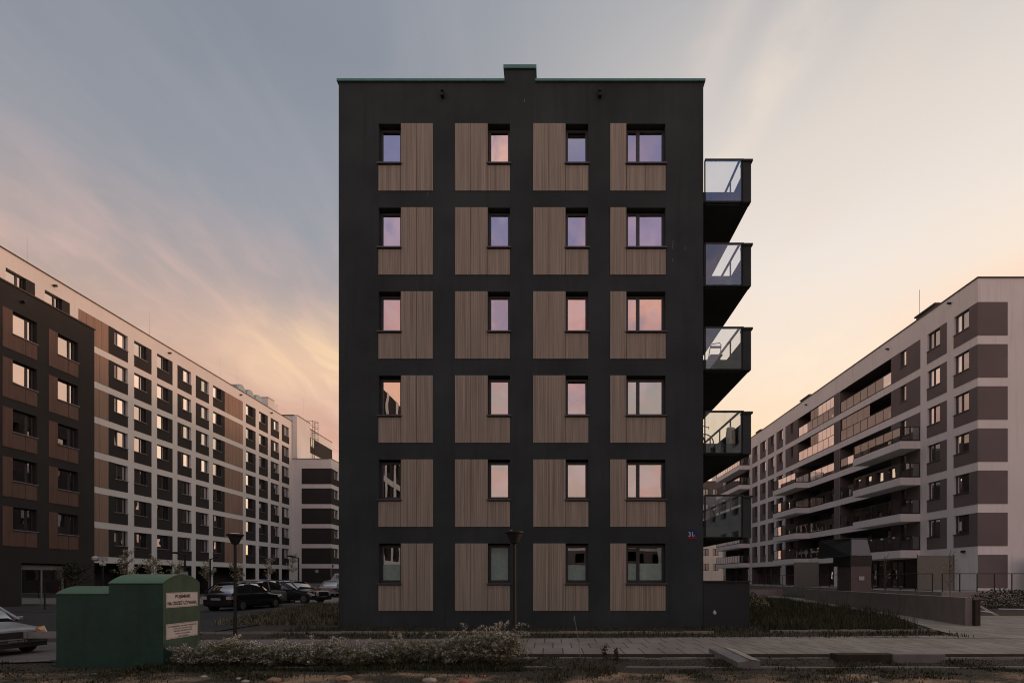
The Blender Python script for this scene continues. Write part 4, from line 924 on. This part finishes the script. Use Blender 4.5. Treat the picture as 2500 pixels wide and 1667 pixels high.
arm_lamp(-27.9, 40, 3.25, .8, 'arm lamp with its short arm to the right, middle of the far road')
arm_lamp(-23.3, 45, 3.55, -1.0, 'arm lamp in front of the white corner, nearest the charcoal block')
cc_ = thing('security_camera_post', (-27.6, 30, 0), 'white security camera on a dark pole before the umber wing', 'camera post')
q = MB(); q.tube([(-27.5, 30, -.1), (-27.5, 30, 2.75)], .05, 8); q.build('pole', M_metal, cc_)
q = MB(); q.box(W, -27.75, -27.3, 29.85, 30.15, 2.72, 3.0); q.loft([[(-27.72+.16*r*math.cos(a*math.pi/6), 29.75+.16*r*math.sin(a*math.pi/6), 2.86+z) for a in range(12)] for r, z in ((.4, -.16), (1, -.06), (1, .08), (.5, .15))]); q.build('camera_head', M_whitep, cc_)
q = MB(); q.tube([(-27.5, 29.9, 2.68), (-27.4, 29.8, 2.5), (-27.1, 29.7, 2.52)], .09, 8); q.build('bullet_camera', M_whitep, cc_)
# far barrier
fb = thing('guard_rail', (-18, 39.4, 0), 'thin metal guard rail on posts along the far pavement', 'railing')
q = MB(); q.tube([(-23.4, 39.6, .42), (-7.7, 39.2, .62)], .03, 6); q.build('rail', M_steel, fb)
for i in range(7): q = MB(); x = -23+2.4*i; q.tube([(x, 39.6, 0), (x, 39.55, .45+.03*i)], .025, 6); q.build('post', M_metal, fb)
for i, (x, z_) in enumerate(((-25.4, .9), (-23.4, .85))):
    pass
tag((lambda q: (q.box(W, -30.0, -24.6, 58, 58.3, 0, 1.05), q.build('low_wall', M_conc))[1])(MB()), 'low pale concrete wall in the far lot behind the cars', 'wall')
# terrace fence on the right
tf = thing('metal_fence', (29, 31, .8), 'black metal fence with thin posts on the terrace at the right', 'fence')
def fence_run(x0, y0, x1, y1, z, n, h=1.15):
    q = MB(); q.tube([(x0, y0, z+h), (x1, y1, z+h)], .025, 6); q.tube([(x0, y0, z+.08), (x1, y1, z+.08)], .02, 6); q.build('rail', M_metal, tf)
    for i in range(n+1): x, y = x0+(x1-x0)*i/n, y0+(y1-y0)*i/n; q = MB(); q.box(W, x-.022, x+.022, y-.022, y+.022, z-.02, z+h); q.build('post', M_metal, tf)
fence_run(24.4, 30.8, 44, 30.8, .82, 18); fence_run(24.4, 31.6, 24.4, 70, .82, 26)
for x0, x1 in ((24.5, 26.9), (31.9, 34.5)):
    q = MB(); q.poly([(x0, 33.0, .9), (x1, 33.0, .9), (x1, 33.0, 3.2), (x0, 33.0, 3.2)]); q.box(W, x0-.05, x0, 32.97, 33.03, .8, 3.25); q.box(W, x1, x1+.05, 32.97, 33.03, .8, 3.25)
    s_ = q.build('garden_screen', M_screen); tag(s_, 'frosted glass garden screen on the terrace, ' + ('left of the corner of the pale block' if x0 < 30 else 'right of the corner at the picture edge'), 'screen', 'frosted garden screens')
q = MB(); q.box(W, 21.6, 23.8, 44, 44.08, .9, 3.1); tag(q.build('garden_screen', M_screen), 'frosted glass garden screen far back beside the dark kiosk', 'screen', 'frosted garden screens')
# kiosk with raised slanted roof light
kk = thing('stair_kiosk', (19.5, 31.7, 0), 'dark panelled garage stair kiosk with a slanted glass top beside the concrete wall', 'kiosk')
q = MB()
for i in range(3): q.box(W, 18.8, 20.07, 31, 32.5, .0+.82*i, .81+.82*i)
q.build('panel_wall', surf('kiosk_panel', (.13, .11, .105), .6, .3, .08), kk)
q = MB(); q.box(W, 18.75, 20.1, 30.97, 32.9, 2.462, 3.12); q.build('fascia', M_metal, kk)
q = MB(); q.poly([(18.82, 31.0, 3.13), (20.07, 31.0, 3.13), (20.12, 31.5, 4.2), (19.15, 31.5, 4.2)]); q.build('slanted_glass', surf('kiosk_glass', (.16, .15, .14), .3, .5, .05), kk)
q = MB(); q.tube([(18.78, 31.0, 3.1), (19.1, 31.5, 4.22), (20.12, 31.5, 4.22), (20.6, 31.9, 4.1), (20.15, 32.9, 3.1)], .05, 6); q.tube([(19.1, 31.5, 4.22), (17.9, 33, 4.15), (17.7, 32.6, 3.0), (18.78, 31.0, 3.1)], .05, 6)
q.poly([(18.78, 31.1, 3.1), (19.08, 31.55, 4.2), (18.1, 33.2, 4.15), (17.85, 33.2, 3.0)]); q.build('roof_frame', M_metal, kk)
q = MB(); q.tube([(19.2, 31.17, 3.45), (19.5, 31.38, 3.85)], .014, 5); q.tube([(19.0, 31.29, 3.72), (19.9, 31.29, 3.66)], .014, 5); q.build('brace', M_steel, kk)
q = MB(); q.box(W, 19.28, 19.62, 30.97, 30.99, 1.55, 1.80); q.build('notice', M_sign, kk)
# curved steel rails and pipe by the wall end
rl = thing('curved_handrails', (17.5, 22, 0), 'pair of bent light tubes arching over the bed beside the concrete wall end', 'tubes')
for off in (0, .10):
    q = MB(); q.tube([(17.0+off*.3+2.2*t/12, 21.3-off, .58+.20*math.sin(math.pi*min(1, .25+t/12*.9))-.50*(t/12)**2.2) for t in range(13)], .014, 5); q.build('tube', M_steel, rl)
for off in (0, .12):
    q = MB(); q.tube([(16.6+1.3*t/10, 21.0+off, .55-off-.20*math.sin(math.pi*t/10)) for t in range(11)], .014, 5); q.build('tube', M_kerb, rl)
q = MB(); q.tube([(19.2, 21.2, .36), (23, 21.4, .30)], .025, 6); q.build('straight_tube', M_steel, rl)
q = MB(); q.tube([(16.8, 20.2, .47), (18.1, 20.2, .26)], .025, 6); q.build('straight_tube', M_steel, rl)

# ================================================================== VEGETATION
def quad(mb, c, s, ang=None, asp=1.0):
    n = Vector((random.gauss(0, 1), random.gauss(0, 1), random.gauss(0, 1)+.4)).normalized()
    a = n.orthogonal().normalized(); a = Matrix.Rotation(random.random()*6.28, 3, n) @ a; b_ = n.cross(a)
    c = Vector(c); k = len(mb.v)
    for u, v in ((-.5, 0), (0, -.5*asp), (.5, 0), (0, .5*asp)): mb.v.append(tuple(c+a*u*s+b_*v*s))
    mb.f.append((k, k+1, k+2, k+3)); mb.m.append(0)
def spiraea(x, y, zb, r, h, nst, label):
    t = thing('flowering_shrub', (x, y, zb), label, 'shrub', 'white flowering shrubs in a row')
    st_, lf, bl = MB(), MB(), MB(); st_.raw = lf.raw = bl.raw = True
    for i in range(nst):
        a = random.random()*6.283; d = r*random.uniform(.25, 1.05); spr = random.random() < .13; hh = h*random.uniform(.35, 1.0)*(1.32 if spr else 1)
        dx_, dy_ = math.cos(a)*d, math.sin(a)*d*.6; drop = random.uniform(.0, .5)*hh*(d/r)
        pts = []
        for k in range(9):
            u = k/8; pts.append(Vector((x+dx_*(.15+.85*u**1.2)+random.gauss(0, .012), y+dy_*(.15+.85*u**1.2), zb+hh*math.sin(min(1, u*1.15)*math.pi/2)-drop*max(0, u-.6)**2*4)))
        st_.tube(pts, .005, 3, r2=.002, cap=False)
        fl = spr or random.random() < .5
        for k in range(16, 90):
            u = k/90; j = u*8; i0 = min(7, int(j)); p = pts[i0].lerp(pts[i0+1], j-i0)
            o = Vector((random.gauss(0, .035), random.gauss(0, .035), random.gauss(0, .03)))
            quad(lf, p+o, random.uniform(.02, .042), asp=.55)
            if fl and u > .35 and random.random() < (.95 if spr else .6): quad(bl, p+o*.5+Vector((0, -.01, .012)), random.uniform(.013, .026))
            elif random.random() < .05: quad(bl, p+o, .024)
    st_.build('stems', M_bark, t); lf.build('foliage', M_leafW, t); bl.build('blossom', M_bloss, t)
names = ['leftmost low sparse white flowering shrub against the green container', 'second white flowering shrub from the green containers', 'third white flowering shrub from the green containers', 'fourth white flowering shrub from the green containers',
         'middle white flowering shrub of the row', 'white flowering shrub just right of the row middle', 'third white flowering shrub from the right end', 'tall white flowering shrub, second from the right end', 'fullest white flowering shrub at the right end of the row, beside the lamp post']
spx = [-7.75, -6.9, -5.95, -5.0, -4.1, -3.2, -2.4, -1.75, -1.15]
for i, x in enumerate(spx):
    spiraea(x, 10.5+random.uniform(-.08, .08), -.22, [.5, .66, .72, .78, .70, .74, .72, .7, .72][i], [.5, .56, .46, .56, .48, .58, .54, .74, .78][i], 165 if i else 50, names[i])

def blades(name, area, n, h0, h1, mat, label, wd=.012, lean=.35, zf=lambda x, y: -.03, cat='grass', clump=0):
    q = MB(); q.raw = True
    cl_ = [area() for _ in range(clump)] if clump else None
    for i in range(n):
        if cl_ and random.random() < .8:
            c = random.choice(cl_); x, y = c[0]+random.gauss(0, .14), c[1]+random.gauss(0, .14)
        else: x, y = area()
        z = zf(x, y); hh = random.uniform(h0, h1)*(.35+1.1*max(0, noise.noise(Vector((x*.9, y*.9, 7)))+.5))*(1.6 if random.random() < .03 else 1); a = random.random()*6.28; l_ = hh*random.uniform(0, lean)
        b_ = random.random()*6.28; w = wd*random.uniform(.6, 1.4); wx, wy = math.cos(b_)*w, math.sin(b_)*w; k = len(q.v)
        q.v += [(x-wx, y-wy, z), (x+wx, y+wy, z), (x+math.cos(a)*l_*.4+wx*.7, y+math.sin(a)*l_*.4+wy*.7, z+hh*.6), (x+math.cos(a)*l_*.4-wx*.7, y+math.sin(a)*l_*.4-wy*.7, z+hh*.6), (x+math.cos(a)*l_, y+math.sin(a)*l_, z+hh*(1-.25*l_/hh))]
        q.f += [(k, k+1, k+2, k+3), (k+3, k+2, k+4)]; q.m += [0, 0]
    return tag(q.build(name, mat), label, cat, None, 'stuff')
def inpoly(poly):
    xs_, ys_ = [p[0] for p in poly], [p[1] for p in poly]
    def f():
        while 1:
            x, y = random.uniform(min(xs_), max(xs_)), random.uniform(min(ys_), max(ys_)); c = False
            for i in range(len(poly)):
                (a, b_), (c_, d_) = poly[i], poly[i-1]
                if (b_ > y) != (d_ > y) and x < (c_-a)*(y-b_)/(d_-b_)+a: c = not c
            if c: return x, y
    return f
bedR = [(6.9, 15.9), (11.9, 16.0), (13.3, 18.6), (14.8, 21.8), (15.9, 27), (17.8, 38), (10, 38), (7.1, 26)]
blades('tall_grass', inpoly(bedR), 34000, .12, .42, M_grass, 'dark tall grass filling the bed between the charcoal block and the path', .010, .6)
blades('tall_grass', inpoly([(-12.5, 18), (-7.6, 18), (-7.6, 31), (-15, 31)]), 26000, .08, .32, M_straw, 'straw coloured grass on the bank left of the charcoal block', .011, .7)
blades('short_grass', lambda: (random.uniform(-8.5, 12), random.uniform(13.95, 16.9)), 9000, .05, .14, M_grass, 'short dark grass strip at the foot of the charcoal block')
blades('weeds', lambda: (random.uniform(-15, 16), random.triangular(9.0, 10.9, 10.5)), 26000, .02, .09, M_weed, 'low weeds along the dirt verge in the foreground', .010, 1.1, lambda x, y: H(x, y)-.01, 'weeds', 170)
blades('weeds', lambda: (random.uniform(-11, 14), random.uniform(8.4, 9.6)), 3600, .02, .08, M_weed, 'weed tufts scattered over the sandy foreground', .009, 1.1, lambda x, y: H(x, y)-.01, 'weeds', 40)
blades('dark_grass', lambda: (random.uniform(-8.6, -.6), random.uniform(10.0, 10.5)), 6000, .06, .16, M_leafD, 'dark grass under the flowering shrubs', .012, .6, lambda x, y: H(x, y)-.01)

def bush(name, x, y, zb, rx, ry, h, n, mat, label, size=.06, group=None):
    t = thing(name, (x, y, zb), label, 'shrub', group); q = MB(); q.raw = True
    for i in range(n):
        while 1:
            p = Vector((random.uniform(-1, 1), random.uniform(-1, 1), random.uniform(0, 1)))
            if p.x**2+p.y**2+p.z**2 < 1*(1+.35*noise.noise(p*2.3+Vector((x, y, 0)))) and random.random() < p.length**1.2+.1: break
        quad(q, (x+p.x*rx, y+p.y*ry, zb+p.z*h), random.uniform(.6, 1.3)*size)
    q.build('foliage', mat, t); q = MB()
    for i in range(5): q.tube([(x+random.uniform(-.2, .2)*rx, y, zb-.05), (x+random.uniform(-.8, .8)*rx, y+random.uniform(-.5, .5)*ry, zb+h*.8)], .012, 4, r2=.004)
    q.build('stems', M_bark, t)
bush('shrub', 9.6, 24.6, -.03, 1.1, .9, 1.15, 1600, M_leafD, 'dark leafy shrub at the back of the grass bed right of the charcoal block', .07)
bush('shrub', 11.2, 27.5, -.03, 1.0, .8, .8, 900, M_leafT, 'pale leaved shrub at the back of the grass bed', .06)
bush('hedge', 26.5, 28.2, -.05, 3.6, .7, 1.15, 2600, M_leafD, 'dark clipped hedge below the terrace at the right edge', .09)
bush('hedge', -24.0, 43.5, -.05, 1.2, .9, 1.45, 1700, M_leafD, 'dark bush in the far lot behind the parked cars, under the arm lamp', .09)
bush('shrub', 20.6, 34.2, -.05, 1.2, .4, .8, 500, M_leafD, 'thin low shrub behind the concrete wall beside the kiosk', .06)

def tree(x, y, zb, ht, cr, nl, label, mat, group, leaf=.07, bare=False, stake=False):
    t = thing('young_tree', (x, y, zb), label, 'tree', group)
    q = MB(); tips = []; th = ht*.38
    q.tube([(x, y, zb-.05), (x+.02, y, zb+th*.6), (x, y, zb+ht*.93)], .035, 6, r2=.008)
    for i in range(18 if not bare else 22):
        z0 = zb+th+(ht-th)*random.uniform(0, .85); a = random.random()*6.28; l_ = cr*random.uniform(.5, 1)*(1-.5*(z0-zb-th)/(ht-th))
        p = Vector((x+math.cos(a)*l_, y+math.sin(a)*l_, z0+l_*random.uniform(.6, 1.4)*(1.4 if bare else 1))); q.tube([(x, y, z0), tuple((Vector((x, y, z0))+p)/2+Vector((0, 0, -.04))), tuple(p)], .014, 4, r2=.004); tips.append((Vector((x, y, z0)), p))
    q.build('trunk', M_bark, t)
    if nl:
        q = MB(); q.raw = True
        for i in range(nl):
            a, b_ = random.choice(tips); u = random.uniform(.25, 1.08); p = a.lerp(b_, u)
            quad(q, p+Vector((random.gauss(0, .09), random.gauss(0, .09), random.gauss(0, .09))), leaf*random.uniform(.6, 1.3))
        q.build('crown', mat, t)
for i, (x, y, ht, lb_) in enumerate(((-34.7, 40, 4.0, 'pale-leaved young tree above the left green container'), (-35.6, 43.8, 3.7, 'pale-leaved young tree above the taller green container'), (-35.6, 46.4, 3.4, 'small pale-leaved young tree right of the taller green container'),
        (-35.4, 50.5, 3.5, 'pale-leaved young tree behind the arm lamps'), (-34.8, 54, 3.4, 'pale-leaved young tree behind the disc lamp'), (-33.4, 58, 4.2, 'pale-leaved young tree behind the dark bush of the far lot'), (-32.3, 61, 4.6, 'tallest pale-leaved young tree, by the white corner lamp'))):
    tree(x, y, 0, ht, .95, 620, lb_, M_leafT, 'young street trees along the white block', .12)
tree(22.6, 28, .0, 3.3, .55, 40, 'bare sapling with stakes behind the end of the concrete wall', M_leafT, 'saplings behind the wall', .05, True)
tree(19.3, 28.6, .0, 3.2, .5, 40, 'bare sapling behind the middle of the concrete wall, right of the kiosk', M_leafT, 'saplings behind the wall', .05, True)
tree(9.0, 31, .0, 3.5, .8, 260, 'slim young tree seen below the lowest balcony', M_leafT, 'young trees by the path', .06)
# staked tree
tree(-26.6, 27.2, 0, 2.5, 1.0, 900, 'round dark staked tree in front of the umber wing', M_leafD, None, .09)
sf = thing('tree_stake_frame', (-27, 26.5, 0), 'wooden stake frame of three posts round the dark tree', 'stakes')
for xx, yy in ((-27.4, 26.5), (-26.55, 26.5), (-27.0, 27.2)): q = MB(); q.tube([(xx, yy, -.1), (xx, yy, 1.58)], .035, 7); q.build('post', M_stake, sf)
q = MB(); q.box(W, -27.45, -26.5, 26.46, 26.5, 1.50, 1.60); q.build('crossbar', M_stake, sf)
# single weeds by the pavement edge
for (x, y, h, lb_) in ((1.13, 10.7, .42, 'upright weed with a bud, left of a pair at the pavement edge'), (1.38, 10.7, .35, 'bushier upright weed, right of a pair at the pavement edge')):
    t = thing('weed', (x, y, -.2), lb_, 'weed', 'pair of weeds at the pavement edge'); q = MB(); q.tube([(x, y, -.22), (x+.01, y, -.2+h)], .006, 5); q.build('stem', M_bark, t)
    q = MB(); q.raw = True
    for i in range(60): quad(q, (x+random.gauss(0, .03), y+random.gauss(0, .03), -.2+h*random.uniform(.35, 1.05)), .05)
    q.build('leaves', M_leafD, t)
t = thing('reed_stalk', (.55, 11.0, -.2), 'single tall dry stalk leaning before the pavement', 'stalk'); q = MB(); q.tube([(.62, 10.85, -.22), (.57, 10.85, .3), (.48, 10.85, .78), (.47, 10.85, .84)], .006, 5); q.build('stem', M_kerb, t)
q = MB()
for i in range(12): quad(q, (.47+random.gauss(0, .008), 10.85, .80+random.gauss(0, .03)), .025)
q.build('seed_head', M_kerb, t)
# stones
M_st1 = surf('pale_stone', (.38, .33, .28), .85, .2, .2, 8); M_st2 = surf('red_stone', (.33, .13, .10), .85, .2, .15, 8); M_st3 = surf('sand_stone', (.30, .20, .13), .85, .2, .2, 8)
for (x, y, r, m_, lb_) in ((-1.62, 8.98, .085, M_st2, 'flat reddish stone at the bottom edge below the shrubs'), (-2.25, 8.98, .10, M_st1, 'pale flat stone left of the reddish one'), (-1.35, 9.55, .045, M_st2, 'small red stone close to the shrub row'),
        (-5.85, 9.15, .05, M_st1, 'round whitish pebble below the second white shrub'), (-5.1, 9.0, .10, M_st3, 'sandy lump of stone at the bottom edge left of centre'), (-3.85, 9.05, .12, M_st3, 'large sandy stone at the bottom edge, below the row middle'), (-5.6, 8.95, .06, M_st1, 'thin pale stone chip beside the whitish pebble'),
        (5.9, 9.0, .05, M_st1, 'pale pebble on the sand at the right foreground'), (-6.6, 9.3, .05, M_st1, 'small pale pebble below the leftmost shrub')):
    bm = bmesh.new(); bmesh.ops.create_icosphere(bm, subdivisions=2, radius=1)
    for v in bm.verts: v.co *= 1+.25*noise.noise(v.co*1.3+Vector((x, y, 0))); v.co = Vector((v.co.x*r*1.3, v.co.y*r, v.co.z*r*.6))
    me = bpy.data.meshes.new('stone'); bm.to_mesh(me); bm.free(); me.materials.append(m_); o = bpy.data.objects.new('stone', me); col.objects.link(o); o.location = (x, y, H(x, y)+r*.25); tag(o, lb_, 'stone', 'stones on the sand')
